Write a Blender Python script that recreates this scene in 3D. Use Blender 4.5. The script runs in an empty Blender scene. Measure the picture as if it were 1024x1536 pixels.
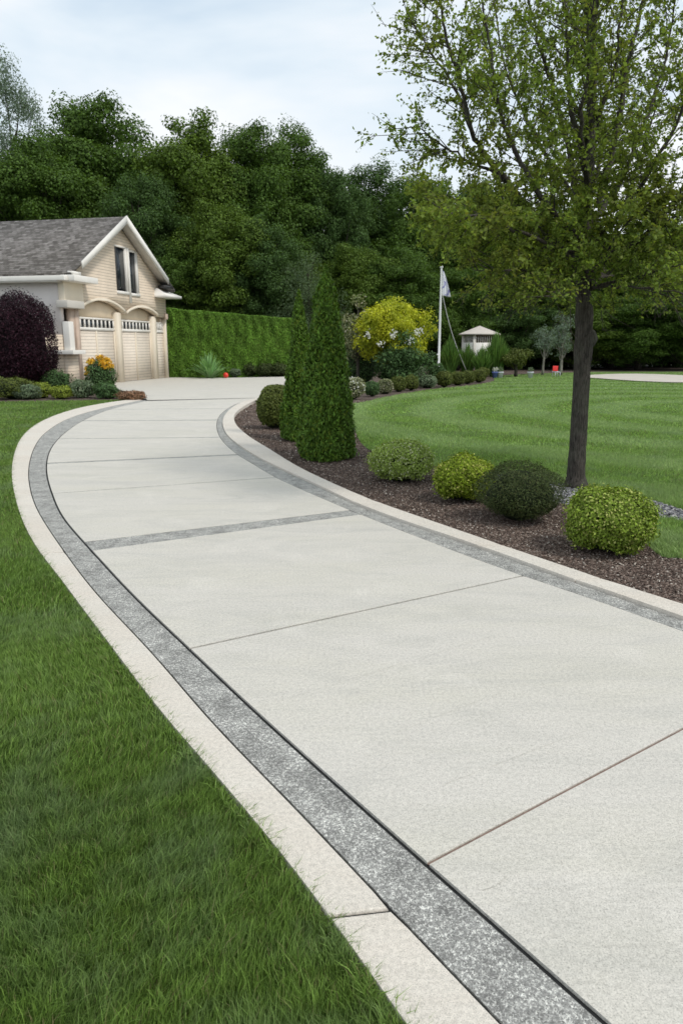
import bpy, bmesh, math, random
import numpy as np
from mathutils import Vector, Matrix
from mathutils.geometry import tessellate_polygon
R = math.radians
rng = np.random.default_rng(7); random.seed(7)
sc = bpy.context.scene
col = sc.collection
# ------------------------------------------------------------------ camera geometry (used to survey the place)
F = 1100.0; TH = math.atan(250 / F); CH = 1.6
ct, st = math.cos(TH), math.sin(TH)
def ray(px, py):
    x = (px - 512) / F; y = -(py - 768) / F
    return (x, ct + y * st, -st + y * ct)
def g(px, py, z=0.0):
    r = ray(px, py); t = (z - CH) / r[2]
    return (r[0] * t, r[1] * t)
def at(px, py, Y):
    r = ray(px, py); t = Y / r[1]
    return Vector((r[0] * t, Y, r[2] * t + CH))
def depth_scale(Y, Z=0.5):            # pixels per metre at that distance
    return F / (Y * ct - (Z - CH) * st)

# ------------------------------------------------------------------ materials
MATS = {}
def new_mat(name):
    m = bpy.data.materials.new(name); m.use_nodes = True
    nt = m.node_tree; nt.nodes.clear(); MATS[name] = m
    return m, nt
def N(nt, t, **kw):
    n = nt.nodes.new(t)
    for k, v in kw.items():
        if hasattr(n, k) and k not in n.inputs: setattr(n, k, v)
        elif k in n.inputs: n.inputs[k].default_value = v
    return n
def ramp(nt, stops, fac):
    n = nt.nodes.new('ShaderNodeValToRGB'); e = n.color_ramp.elements
    while len(e) > 1: e.remove(e[-1])
    for i, (p, c) in enumerate(stops):
        c = tuple(c) + (1,) if len(c) == 3 else c
        if i == 0: e[0].position = p; e[0].color = c
        else:
            q = e.new(p); q.color = c
    nt.links.new(fac, n.inputs[0]); return n.outputs[0]
def noise(nt, scale, detail=4, rough=.6, vec=None, dist=0):
    n = nt.nodes.new('ShaderNodeTexNoise')
    n.inputs['Scale'].default_value = scale; n.inputs['Detail'].default_value = detail
    n.inputs['Roughness'].default_value = rough; n.inputs['Distortion'].default_value = dist
    if vec is None:
        t = nt.nodes.new('ShaderNodeTexCoord'); vec = t.outputs['Object']
    nt.links.new(vec, n.inputs['Vector']); return n.outputs['Fac']
def mixc(nt, fac, a, b, mode='MIX'):
    n = nt.nodes.new('ShaderNodeMix'); n.data_type = 'RGBA'; n.blend_type = mode
    for s, v in ((n.inputs[0], fac), (n.inputs[6], a), (n.inputs[7], b)):
        if isinstance(v, (int, float)): s.default_value = v
        elif isinstance(v, tuple): s.default_value = v + (1,) if len(v) == 3 else v
        else: nt.links.new(v, s)
    return n.outputs[2]
def math_(nt, op, a, b=None, c=None):
    n = nt.nodes.new('ShaderNodeMath'); n.operation = op
    for i, v in enumerate((a, b, c)):
        if v is None: continue
        if isinstance(v, (int, float)): n.inputs[i].default_value = v
        else: nt.links.new(v, n.inputs[i])
    return n.outputs[0]
def finish(nt, colr, rough=.8, bump=None, bdist=.01, bstr=1.0, spec=.3, metallic=0):
    p = nt.nodes.new('ShaderNodeBsdfPrincipled'); o = nt.nodes.new('ShaderNodeOutputMaterial')
    if isinstance(colr, tuple): p.inputs['Base Color'].default_value = colr + (1,)
    else: nt.links.new(colr, p.inputs['Base Color'])
    if isinstance(rough, (int, float)): p.inputs['Roughness'].default_value = rough
    else: nt.links.new(rough, p.inputs['Roughness'])
    p.inputs['Specular IOR Level'].default_value = spec; p.inputs['Metallic'].default_value = metallic
    if bump is not None:
        b = nt.nodes.new('ShaderNodeBump'); b.inputs['Distance'].default_value = bdist; b.inputs['Strength'].default_value = bstr
        nt.links.new(bump, b.inputs['Height']); nt.links.new(b.outputs[0], p.inputs['Normal'])
    nt.links.new(p.outputs[0], o.inputs[0]); return p

def simple(name, c, rough=.7, var=.12, scale=6, spec=.3, metallic=0, bump=.002):
    m, nt = new_mat(name)
    f = noise(nt, scale, 5)
    cc = ramp(nt, [(.3, tuple(x * (1 - var) for x in c)), (.7, tuple(min(1, x * (1 + var)) for x in c))], f)
    finish(nt, cc, rough, noise(nt, scale * 8, 3), bump, .6, spec, metallic); return m

def leaf_mat(name, stops, trans=.35, patch=None, pscale=.8, rough=.55, spec=.18):
    """per-leaf random colour, real translucency; patch = (colour, amount) for larger hue drifts"""
    m, nt = new_mat(name)
    a = N(nt, 'ShaderNodeAttribute', attribute_name='rnd')
    c = ramp(nt, stops, a.outputs['Fac'])
    if patch:
        f = noise(nt, pscale, 3, .6)
        f = ramp(nt, [(.42, (0, 0, 0)), (.62, (patch[1],) * 3)], f)
        c = mixc(nt, f, c, patch[0])
    p = nt.nodes.new('ShaderNodeBsdfPrincipled'); nt.links.new(c, p.inputs['Base Color'])
    p.inputs['Roughness'].default_value = rough; p.inputs['Specular IOR Level'].default_value = spec
    t = nt.nodes.new('ShaderNodeBsdfTranslucent')
    c2 = mixc(nt, 1.0, c, (1.0, 1.0, .45), 'MULTIPLY'); nt.links.new(c2, t.inputs[0])
    mx = nt.nodes.new('ShaderNodeMixShader'); mx.inputs[0].default_value = trans
    nt.links.new(p.outputs[0], mx.inputs[1]); nt.links.new(t.outputs[0], mx.inputs[2])
    o = nt.nodes.new('ShaderNodeOutputMaterial'); nt.links.new(mx.outputs[0], o.inputs[0])
    return m
def S(c, k): return tuple(x * k for x in c)
def leafstops(c, spread=.55, hi=None, k=1.5):
    c = S(c, k)
    st_ = [(0, S(c, 1 - spread)), (.5, c), (.85, S(c, 1 + spread))]
    if hi: st_ += [(.9, hi), (1, hi)]
    return st_

leaf_mat('wood_leaf_a', leafstops((.050, .088, .016), .5, None, 1.75))
leaf_mat('wood_leaf_b', leafstops((.066, .104, .017), .5, None, 1.75))
leaf_mat('wood_leaf_c', leafstops((.043, .077, .021), .5, None, 1.75))
leaf_mat('willow_leaf', leafstops((.085, .125, .06), .35))
leaf_mat('blue_leaf', leafstops((.12, .16, .12), .35))
leaf_mat('shade_leaf', leafstops((.118, .165, .036), .5, (.28, .32, .08), 1.95), .55, ((.20, .16, .04), .3), 1.1)
leaf_mat('conifer_leaf', leafstops((.048, .09, .012), .6, (.14, .20, .022), 2.2), .25)
leaf_mat('hedge_leaf', leafstops((.062, .118, .016), .5, (.14, .21, .03), 3.1), .25, ((.05, .09, .015), .45), 1.2)
leaf_mat('box_leaf', leafstops((.075, .095, .02), .5, (.15, .17, .04)), .25)
leaf_mat('dark_shrub_leaf', leafstops((.042, .058, .018), .5, (.10, .11, .04)), .2)
leaf_mat('yellow_shrub_leaf', leafstops((.17, .23, .02), .55, (.60, .60, .16), 1.45), .3)
leaf_mat('lime_shrub_leaf', leafstops((.16, .225, .03), .65, (.60, .62, .20), 1.45), .3)
leaf_mat('variegated_leaf', leafstops((.20, .265, .06), .5, (.66, .68, .42), 1.7), .3)
leaf_mat('yellow_tree_leaf', leafstops((.50, .52, .035), .4, (.70, .66, .08), 1.15), .35, ((.18, .26, .03), .6), 1.5)
leaf_mat('green_shrub_leaf', leafstops((.055, .10, .035), .5), .25)
leaf_mat('grey_shrub_leaf', leafstops((.11, .15, .085), .45, (.25, .28, .18)), .25)
leaf_mat('pale_shrub_leaf', leafstops((.20, .22, .11), .5, (.60, .56, .42), 1.15), .25)
leaf_mat('gold_low_leaf', leafstops((.17, .21, .03), .5), .25)
leaf_mat('purple_leaf', leafstops((.024, .007, .013), .6, (.055, .016, .028), 1), .15)
leaf_mat('orange_flower', leafstops((.80, .46, .04), .35, (.90, .68, .12), 1), .2)
leaf_mat('white_flower', leafstops((.62, .62, .58), .2, None, 1.1), .2)
leaf_mat('reed_leaf', leafstops((.085, .16, .035), .5, (.20, .28, .08)), .3)
leaf_mat('yucca_leaf', leafstops((.11, .19, .075), .4, None, 2.3), .15, rough=.35)
leaf_mat('russet_leaf', leafstops((.17, .095, .055), .4), .1)

def grass_mat(name, base, stripes):
    m, nt = new_mat(name)
    a = N(nt, 'ShaderNodeAttribute', attribute_name='rnd')
    c = ramp(nt, [(0, S(base, .5)), (.5, base), (.93, S(base, 1.6)), (.965, (.26, .24, .10)), (1, (.30, .25, .13))], a.outputs['Fac'])
    tc = nt.nodes.new('ShaderNodeTexCoord')
    f = noise(nt, 1.5, 4, .65, tc.outputs['Object'], .6)
    f = ramp(nt, [(.47, (0, 0, 0)), (.66, (.62,) * 3)], f)
    c = mixc(nt, f, c, (.235, .32, .15))                 # bluish bent patches
    f2 = noise(nt, .7, 3, .6, tc.outputs['Object'])
    f2 = ramp(nt, [(.5, (0, 0, 0)), (.7, (.5,) * 3)], f2)
    c = mixc(nt, f2, c, S(base, 1.25))
    if stripes:
        mp = nt.nodes.new('ShaderNodeMapping'); nt.links.new(tc.outputs['Object'], mp.inputs[0])
        mp.inputs['Location'].default_value = (-10.5, -18.5, 0)
        w = nt.nodes.new('ShaderNodeTexWave'); w.wave_type = 'RINGS'; w.rings_direction = 'Z'; w.inputs['Scale'].default_value = .135; w.inputs['Distortion'].default_value = 3.6
        w.inputs['Detail'].default_value = 1.5; w.inputs['Detail Scale'].default_value = .22
        nt.links.new(mp.outputs[0], w.inputs[0])
        f3 = ramp(nt, [(.25, (0, 0, 0)), (.75, (.5,) * 3)], w.outputs['Fac'])
        c = mixc(nt, f3, c, (.40, .52, .22))   # grass rolled away reads paler
    p = nt.nodes.new('ShaderNodeBsdfPrincipled'); nt.links.new(c, p.inputs['Base Color'])
    p.inputs['Roughness'].default_value = .5; p.inputs['Specular IOR Level'].default_value = .3
    t = nt.nodes.new('ShaderNodeBsdfTranslucent'); nt.links.new(c, t.inputs[0])
    mx = nt.nodes.new('ShaderNodeMixShader'); mx.inputs[0].default_value = .35
    nt.links.new(p.outputs[0], mx.inputs[1]); nt.links.new(t.outputs[0], mx.inputs[2])
    o = nt.nodes.new('ShaderNodeOutputMaterial'); nt.links.new(mx.outputs[0], o.inputs[0])
    return m
grass_mat('blade', (.18, .285, .056), False)
grass_mat('blade_striped', (.25, .385, .085), True)

def turf_mat(name, base, stripes):
    m, nt = new_mat(name)
    tc = nt.nodes.new('ShaderNodeTexCoord')
    f = noise(nt, 30, 6, .75)
    c = ramp(nt, [(.3, S(base, .6)), (.7, S(base, 1.3))], f)
    f = noise(nt, .5, 4, .65); f = ramp(nt, [(.4, (0, 0, 0)), (.7, (.5,) * 3)], f)
    c = mixc(nt, f, c, (.085, .135, .05))
    if stripes:
        mp = nt.nodes.new('ShaderNodeMapping'); nt.links.new(tc.outputs['Object'], mp.inputs[0])
        mp.inputs['Location'].default_value = (-10.5, -18.5, 0)
        w = nt.nodes.new('ShaderNodeTexWave'); w.wave_type = 'RINGS'; w.rings_direction = 'Z'; w.inputs['Scale'].default_value = .135; w.inputs['Distortion'].default_value = 3.6
        w.inputs['Detail'].default_value = 1.5; w.inputs['Detail Scale'].default_value = .22
        nt.links.new(mp.outputs[0], w.inputs[0])
        f3 = ramp(nt, [(.25, (0, 0, 0)), (.75, (.5,) * 3)], w.outputs['Fac'])
        c = mixc(nt, f3, c, (.20, .29, .13))
    finish(nt, c, .9, noise(nt, 60, 3), .03, 1, .1)
turf_mat('turf', (.075, .145, .025), False)
turf_mat('turf_striped', (.15, .25, .06), True)

def concrete(name, base, stain=.5, dark=(.40, .38, .33), warm=(.62, .55, .44), fine=190, seed=0):
    m, nt = new_mat(name)
    tc = nt.nodes.new('ShaderNodeTexCoord')
    mp = nt.nodes.new('ShaderNodeMapping'); nt.links.new(tc.outputs['Object'], mp.inputs[0]); mp.inputs['Location'].default_value = (seed, seed * 2, 0)
    mp.inputs['Rotation'].default_value = (0, 0, R(-28)); mp.inputs['Scale'].default_value = (.45, 1.5, 1)
    v = mp.outputs[0]
    c = mixc(nt, ramp(nt, [(.42, (0, 0, 0)), (.7, (stain,) * 3)], noise(nt, 1.1, 6, .7, v, .4)), base, warm)
    c = mixc(nt, ramp(nt, [(.45, (0, 0, 0)), (.75, (stain * .75,) * 3)], noise(nt, 2.3, 7, .75, v, 1.0)), c, dark)
    c = mixc(nt, ramp(nt, [(.55, (0, 0, 0)), (.72, (stain * .7,) * 3)], noise(nt, 1.7, 5, .7, tc.outputs['Object'], .3)), c, S(base, 1.14))
    sp = noise(nt, fine, 2, .8, tc.outputs['Object'])
    c = mixc(nt, 1.0, c, ramp(nt, [(.34, (.62,) * 3), (.46, (.98,) * 3), (.54, (1,) * 3), (.66, (1.14,) * 3)], sp), 'MULTIPLY')
    sp2 = noise(nt, 60, 3, .8, tc.outputs['Object'])
    c = mixc(nt, 1.0, c, ramp(nt, [(.34, (.82,) * 3), (.58, (1.04,) * 3)], sp2), 'MULTIPLY')
    h = math_(nt, 'ADD', sp, math_(nt, 'MULTIPLY', sp2, 1.2))
    finish(nt, c, .82, h, .0022, .8, .25); return m
concrete('concrete', (.64, .602, .54), .85, (.47, .455, .41), (.62, .585, .50))
concrete('kerb_concrete', (.71, .655, .575), .45, (.52, .47, .40), (.68, .58, .48), 260, 5)

def aggregate(name):
    m, nt = new_mat(name)
    tc = nt.nodes.new('ShaderNodeTexCoord')
    v = nt.nodes.new('ShaderNodeTexVoronoi'); v.inputs['Scale'].default_value = 260; nt.links.new(tc.outputs['Object'], v.inputs[0])
    bw = nt.nodes.new('ShaderNodeRGBToBW'); nt.links.new(v.outputs['Color'], bw.inputs[0])
    c = ramp(nt, [(.2, (.20, .20, .195)), (.4, (.42, .42, .41)), (.58, (.62, .62, .60)), (.8, (.85, .85, .82))], bw.outputs[0])
    f = noise(nt, 75, 6, .8, tc.outputs['Object'])
    c = mixc(nt, ramp(nt, [(.44, (0, 0, 0)), (.54, (.8,) * 3)], f), c, (.21, .21, .205))
    f2 = noise(nt, 7, 6, .75, tc.outputs['Object'])
    c = mixc(nt, 1.0, c, ramp(nt, [(.36, (.68,) * 3), (.52, (1.05,) * 3), (.64, (1.28,) * 3)], f2), 'MULTIPLY')
    h = math_(nt, 'ADD', bw.outputs[0], f)
    c = mixc(nt, 1.0, c, (1.0, .975, .93), 'MULTIPLY')
    finish(nt, c, .7, h, .004, 1, .25)
aggregate('aggregate')

def mulch_mat():
    m, nt = new_mat('mulch')
    f = noise(nt, 55, 6, .8)
    c = ramp(nt, [(.3, (.035, .026, .021)), (.5, (.12, .09, .075)), (.62, (.21, .165, .14)), (.78, (.40, .35, .31))], f)
    f2 = noise(nt, 2.0, 4, .6)
    c = mixc(nt, 1.0, c, ramp(nt, [(.3, (.7,) * 3), (.7, (1.25,) * 3)], f2), 'MULTIPLY')
    finish(nt, c, .95, f, .03, 1, .1)
mulch_mat()
def rnd_mat(name, stops, rough=.9):
    m, nt = new_mat(name); a = N(nt, 'ShaderNodeAttribute', attribute_name='rnd')
    finish(nt, ramp(nt, stops, a.outputs['Fac']), rough, None, spec=.15)
rnd_mat('chips', [(0, (.055, .04, .033)), (.45, (.155, .11, .09)), (.85, (.25, .19, .155)), (.96, (.38, .32, .27)), (1, (.60, .55, .48))])
rnd_mat('stones', [(0, (.07, .07, .08)), (.5, (.20, .20, .21)), (.85, (.36, .35, .35)), (1, (.58, .56, .54))])
simple('soil', (.06, .045, .03), .95, .4, 3)
simple('forest_floor', (.045, .05, .025), .95, .4, 1.2)
simple('sand', (.55, .50, .43), .9, .1, 1.5)
simple('expansion_filler', (.23, .16, .13), .9, .3, 40)
simple('dark_gap', (.02, .02, .02), .9, .3, 40)
simple('hairline', (.50, .48, .42), .9, .3, 8)

def bark_mat(name, c, sc_=1.0):
    m, nt = new_mat(name)
    tc = nt.nodes.new('ShaderNodeTexCoord'); mp = nt.nodes.new('ShaderNodeMapping'); nt.links.new(tc.outputs['Object'], mp.inputs[0])
    mp.inputs['Scale'].default_value = (1, 1, .16)
    f = noise(nt, 55 * sc_, 5, .7, mp.outputs[0], .4)
    cc = ramp(nt, [(.35, S(c, .3)), (.52, c), (.7, S(c, 1.9))], f)
    f2 = noise(nt, 5, 4, .6, tc.outputs['Object'])
    cc = mixc(nt, ramp(nt, [(.45, (0, 0, 0)), (.7, (.35,) * 3)], f2), cc, (.13, .14, .10))
    finish(nt, cc, .9, f, .02, 1, .15)
bark_mat('bark', (.078, .068, .058), 1.2); bark_mat('far_bark', (.06, .05, .04), .3); bark_mat('pale_bark', (.25, .23, .20), .3)

def siding_mat(name, c, pitch=.15):
    m, nt = new_mat(name)
    tc = nt.nodes.new('ShaderNodeTexCoord'); sx = nt.nodes.new('ShaderNodeSeparateXYZ'); nt.links.new(tc.outputs['Object'], sx.inputs[0])
    z = math_(nt, 'DIVIDE', sx.outputs[2], pitch); fr = math_(nt, 'FRACT', z)
    line = ramp(nt, [(0, (1, 1, 1)), (.10, (1, 1, 1)), (.18, (0, 0, 0)), (1, (0, 0, 0))], fr)
    n1 = noise(nt, 2.5, 4)
    cc = ramp(nt, [(.3, S(c, .92)), (.7, S(c, 1.06))], n1)
    cc = mixc(nt, line, cc, S(c, .58))                     # shade under each lap, painted into the board colour
    h = math_(nt, 'SUBTRACT', 1.0, fr)
    finish(nt, cc, .6, h, .02, 1, .3)
siding_mat('siding', (.78, .65, .51), .12); siding_mat('door_siding', (.80, .70, .585), .13)
simple('cream_panel', (.80, .70, .56), .6, .05, 2); simple('arch_panel', (.76, .62, .45), .6, .06, 2)
simple('grey_stucco', (.82, .76, .73), .8, .05, 2); simple('white_trim', (.86, .82, .76), .5, .04, 3)
simple('soffit', (.62, .58, .52), .7, .05, 3)
simple('tan_pier', (.58, .45, .36), .8, .1, 5); simple('charcoal_trim', (.05, .05, .05), .6)
def shingle_mat():
    m, nt = new_mat('shingles')
    tc = nt.nodes.new('ShaderNodeTexCoord'); sx = nt.nodes.new('ShaderNodeSeparateXYZ'); nt.links.new(tc.outputs['Object'], sx.inputs[0])
    cb = nt.nodes.new('ShaderNodeCombineXYZ'); nt.links.new(sx.outputs[1], cb.inputs[0]); nt.links.new(sx.outputs[2], cb.inputs[1])
    b = nt.nodes.new('ShaderNodeTexBrick'); nt.links.new(cb.outputs[0], b.inputs[0])
    b.inputs['Scale'].default_value = 1; b.inputs['Brick Width'].default_value = .22; b.inputs['Row Height'].default_value = .085
    b.inputs['Mortar Size'].default_value = .006; b.inputs['Bias'].default_value = -.1
    b.inputs['Color1'].default_value = (.12, .11, .10, 1); b.inputs['Color2'].default_value = (.27, .25, .235, 1); b.inputs['Mortar'].default_value = (.06, .055, .05, 1)
    c = mixc(nt, 1.0, b.outputs['Color'], ramp(nt, [(.3, (.7,) * 3), (.7, (1.35,) * 3)], noise(nt, 5, 6, .8)), 'MULTIPLY')
    finish(nt, c, .9, b.outputs['Fac'], -.02, 1, .15)
shingle_mat()
def glass_mat():
    m, nt = new_mat('dark_glass'); finish(nt, ramp(nt, [(.4, (.012, .015, .018)), (.7, (.04, .05, .06))], noise(nt, 1.5, 3)), .06, None, spec=.5)
glass_mat()
simple('pole_white', (.78, .78, .76), .4, .03, 4, .4); simple('rope', (.5, .5, .48), .8)
simple('gazebo_roof', (.56, .50, .44), .8, .08, 5); simple('brown_wood', (.10, .055, .035), .7, .2, 8); simple('red_paint', (.75, .035, .03), .35, .05, 3, .5)
simple('red_ball', (.85, .05, .03), .3, .05, 3, .5); simple('pale_plastic', (.6, .6, .66), .5, .1, 20); simple('blue_plastic', (.12, .16, .4), .5)
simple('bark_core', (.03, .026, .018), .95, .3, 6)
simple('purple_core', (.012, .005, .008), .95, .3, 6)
simple('core_green', (.016, .024, .008), .95, .3, 6)  # for light-blocking cores inside foliage, inner shade put into the colour

# ------------------------------------------------------------------ mesh helpers
def tag(o, label=None, cat=None, group=None, kind=None):
    if label: o['label'] = label
    if cat: o['category'] = cat
    if group: o['group'] = group
    if kind: o['kind'] = kind
    return o
def empty(name, loc, label, cat, group=None, rz=0):
    o = bpy.data.objects.new(name, None); col.objects.link(o); o.location = loc; o.rotation_euler = (0, 0, rz)
    return tag(o, label, cat, group)
def link(name, me, parent=None):
    o = bpy.data.objects.new(name, me); col.objects.link(o)
    if parent is not None: o.parent = parent
    return o
def np_mesh(name, V, quads=None, tris=None, mats=(), rnd=None, midx=None, smooth=False):
    me = bpy.data.meshes.new(name)
    V = np.asarray(V, np.float32); me.vertices.add(len(V)); me.vertices.foreach_set('co', V.ravel())
    loops = []; tot = []
    if quads is not None and len(quads): loops.append(np.asarray(quads, np.int32).ravel()); tot += [4] * len(quads)
    if tris is not None and len(tris): loops.append(np.asarray(tris, np.int32).ravel()); tot += [3] * len(tris)
    L = np.concatenate(loops); tot = np.array(tot, np.int32)
    me.loops.add(len(L)); me.loops.foreach_set('vertex_index', L)
    me.polygons.add(len(tot)); start = np.concatenate([[0], np.cumsum(tot)[:-1]]).astype(np.int32)
    me.polygons.foreach_set('loop_start', start); me.polygons.foreach_set('loop_total', tot)
    if smooth: me.polygons.foreach_set('use_smooth', np.ones(len(tot), bool))
    for m in mats: me.materials.append(MATS[m])
    if midx is not None: me.polygons.foreach_set('material_index', np.asarray(midx, np.int32))
    if rnd is not None:
        a = me.attributes.new('rnd', 'FLOAT', 'FACE'); a.data.foreach_set('value', np.asarray(rnd, np.float32))
    me.update(calc_edges=True); me.validate()
    return me
def unit(a): return a / (np.linalg.norm(a, axis=1, keepdims=True) + 1e-9)
def rdirs(n): return unit(rng.normal(size=(n, 3)))
def leaves(P, nrm, length, width, tdir=None, tj=1.0, nj=.7, fold=.15):
    """kites: P centre, nrm rough normal, tdir preferred axis. Returns V, quads, rnd"""
    n = len(P); nn = unit(nrm + rdirs(n) * nj)
    t = rdirs(n) if tdir is None else unit(tdir + rdirs(n) * tj)
    t = unit(t - nn * np.sum(t * nn, 1, keepdims=True)); b = np.cross(nn, t)
    s = (rng.uniform(.65, 1.25, n))[:, None]
    l = length * s * .5; w = width * s * .5
    V = np.empty((n, 4, 3)); V[:, 0] = P - t * l; V[:, 1] = P + b * w + nn * w * fold * 2 + t * l * .1
    V[:, 2] = P + t * l; V[:, 3] = P - b * w + nn * w * fold * 2 + t * l * .1
    q = np.arange(n * 4).reshape(n, 4)
    return V.reshape(-1, 3), q, rng.random(n)
def sticks(A, B, ra, rb, k=4):
    A = np.asarray(A, float); B = np.asarray(B, float); n = len(A)
    d = unit(B - A); h = np.where(np.abs(d[:, 2:3]) > .9, [[1., 0, 0]], [[0, 0, 1.]]); u = unit(np.cross(d, h)); v = np.cross(d, u)
    ra = np.broadcast_to(np.asarray(ra, float), (n,)); rb = np.broadcast_to(np.asarray(rb, float), (n,))
    V = np.empty((n, 2, k, 3))
    for i in range(k):
        a = 2 * math.pi * i / k; o = u * math.cos(a) + v * math.sin(a)
        V[:, 0, i] = A + o * ra[:, None]; V[:, 1, i] = B + o * rb[:, None]
    base = (np.arange(n) * 2 * k)[:, None]; qs = []
    for i in range(k):
        j = (i + 1) % k; qs.append(np.concatenate([base + i, base + j, base + k + j, base + k + i], 1))
    return V.reshape(-1, 3), np.concatenate(qs)
def tube(pts, rad, k=8, rough=0.0, cap=True):
    pts = np.asarray(pts, float); n = len(pts); V = []; ph = rng.uniform(0, 6, 3)
    t = np.gradient(pts, axis=0); t = unit(t); ref = np.array([1., 0, 0]) if abs(t[0][0]) < .9 else np.array([0, 1., 0])
    for i in range(n):
        u = np.cross(t[i], ref); u /= np.linalg.norm(u); v = np.cross(t[i], u)
        for j in range(k):
            a = 2 * math.pi * j / k
            r = rad[i] * (1 + rough * (math.sin(3 * a + ph[0] + i * .5) * .5 + math.sin(7 * a + ph[1] - i * .9) * .35 + rng.normal() * .3))
            V.append(pts[i] + (u * math.cos(a) + v * math.sin(a)) * r)
    Q = [[i * k + j, i * k + (j + 1) % k, (i + 1) * k + (j + 1) % k, (i + 1) * k + j] for i in range(n - 1) for j in range(k)]
    T = []
    if cap:
        for e, s in ((0, 1), (n - 1, -1)):
            c = len(V); V.append(pts[e])
            T += [[c, e * k + (j + (s > 0)) % k, e * k + (j + (s < 0)) % k] for j in range(k)]
    return np.array(V), np.array(Q), np.array(T)
def smooth_path(pts, n=12):
    """Catmull-Rom"""
    P = np.asarray(pts, float); P = np.vstack([2 * P[0] - P[1], P, 2 * P[-1] - P[-2]]); out = []
    for i in range(1, len(P) - 2):
        for k in range(n):
            t = k / n; a, b, c, d = P[i - 1], P[i], P[i + 1], P[i + 2]
            out.append(.5 * ((2 * b) + (c - a) * t + (2 * a - 5 * b + 4 * c - d) * t * t + (3 * b - a - 3 * c + d) * t ** 3))
    out.append(P[-2]); return np.array(out)
class MB:
    """collects geometry with several materials into one mesh"""
    def __init__(s): s.V = []; s.f = []; s.m = []; s.n = 0; s.mats = []; s.r = []
    def mi(s, m):
        if m not in s.mats: s.mats.append(m)
        return s.mats.index(m)
    def add(s, V, faces, mat, rnd=None):
        V = np.asarray(V, float); s.V.append(V); k = s.mi(mat)
        faces = np.asarray(faces); 
        s.f.append(faces + s.n); s.m.append(np.full(len(faces), k)); s.r.append(rnd if rnd is not None else np.full(len(faces), .5)); s.n += len(V); return s
    def tube(s, V, Q, T, mat):
        n0 = s.n; s.add(V, Q, mat)
        if len(T): s.f.append(T + n0); s.m.append(np.full(len(T), s.mi(mat))); s.r.append(np.full(len(T), .5))
        return s
    def box(s, lo, hi, mat):
        x0, y0, z0 = lo; x1, y1, z1 = hi
        V = [(x0, y0, z0), (x1, y0, z0), (x1, y1, z0), (x0, y1, z0), (x0, y0, z1), (x1, y0, z1), (x1, y1, z1), (x0, y1, z1)]
        return s.add(V, [(0, 3, 2, 1), (4, 5, 6, 7), (0, 1, 5, 4), (1, 2, 6, 5), (2, 3, 7, 6), (3, 0, 4, 7)], mat)
    def mesh(s, name, smooth=False):
        q = [(f, m, r) for f, m, r in zip(s.f, s.m, s.r) if f.shape[1] == 4]; t = [(f, m, r) for f, m, r in zip(s.f, s.m, s.r) if f.shape[1] == 3]
        Q = np.concatenate([a[0] for a in q]) if q else None; T = np.concatenate([a[0] for a in t]) if t else None
        return np_mesh(name, np.concatenate(s.V), Q, T, s.mats, np.concatenate([a[2] for a in q + t]), np.concatenate([a[1] for a in q + t]), smooth)
    def build(s, name, parent=None, smooth=False, bevel=0):
        o = link(name, s.mesh(name, smooth), parent)
        if bevel:
            b = o.modifiers.new('b', 'BEVEL'); b.width = bevel; b.segments = 2; b.limit_method = 'ANGLE'
        return o
def inpoly(x, y, poly):
    c = np.zeros(len(x), bool); P = np.asarray(poly); j = len(P) - 1
    for i in range(len(P)):
        xi, yi = P[i]; xj, yj = P[j]
        c ^= ((yi > y) != (yj > y)) & (x < (xj - xi) * (y - yi) / (yj - yi + 1e-12) + xi); j = i
    return c
def slab_mesh(polys, top, thick, bevel, mat, name, parent=None):
    """polygons (world xy) as solids with a rounded arris, joined in one mesh"""
    bm = bmesh.new()
    for poly in polys:
        a = sum(poly[i][0] * poly[(i + 1) % len(poly)][1] - poly[(i + 1) % len(poly)][0] * poly[i][1] for i in range(len(poly)))
        if a < 0: poly = poly[::-1]
        vs = [bm.verts.new((p[0], p[1], top)) for p in poly]; f = bm.faces.new(vs)
        lo = [bm.verts.new((p[0], p[1], top - thick)) for p in poly]
        n = len(vs)
        for i in range(n): bm.faces.new((vs[i], lo[i], lo[(i + 1) % n], vs[(i + 1) % n]))
        if bevel: bmesh.ops.bevel(bm, geom=list(f.edges), offset=bevel, segments=2, profile=.5, affect='EDGES', clamp_overlap=True)
    ng = [f for f in bm.faces if len(f.verts) > 4]
    bmesh.ops.triangulate(bm, faces=ng)
    me = bpy.data.meshes.new(name); bm.to_mesh(me); bm.free(); me.materials.append(MATS[mat])
    return link(name, me, parent)
def sheet(name, poly, z, mat, kind='structure'):
    tr = tessellate_polygon([[Vector((p[0], p[1], 0)) for p in poly]])
    me = bpy.data.meshes.new(name); me.from_pydata([(p[0], p[1], z) for p in poly], [], [tuple(t) for t in tr]); me.update()
    bm = bmesh.new(); bm.from_mesh(me)
    for f in bm.faces:
        if f.normal.z < 0: f.normal_flip()
    bm.to_mesh(me); bm.free()
    me.materials.append(MATS[mat]); o = link(name, me); tag(o, kind=kind); return o

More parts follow.
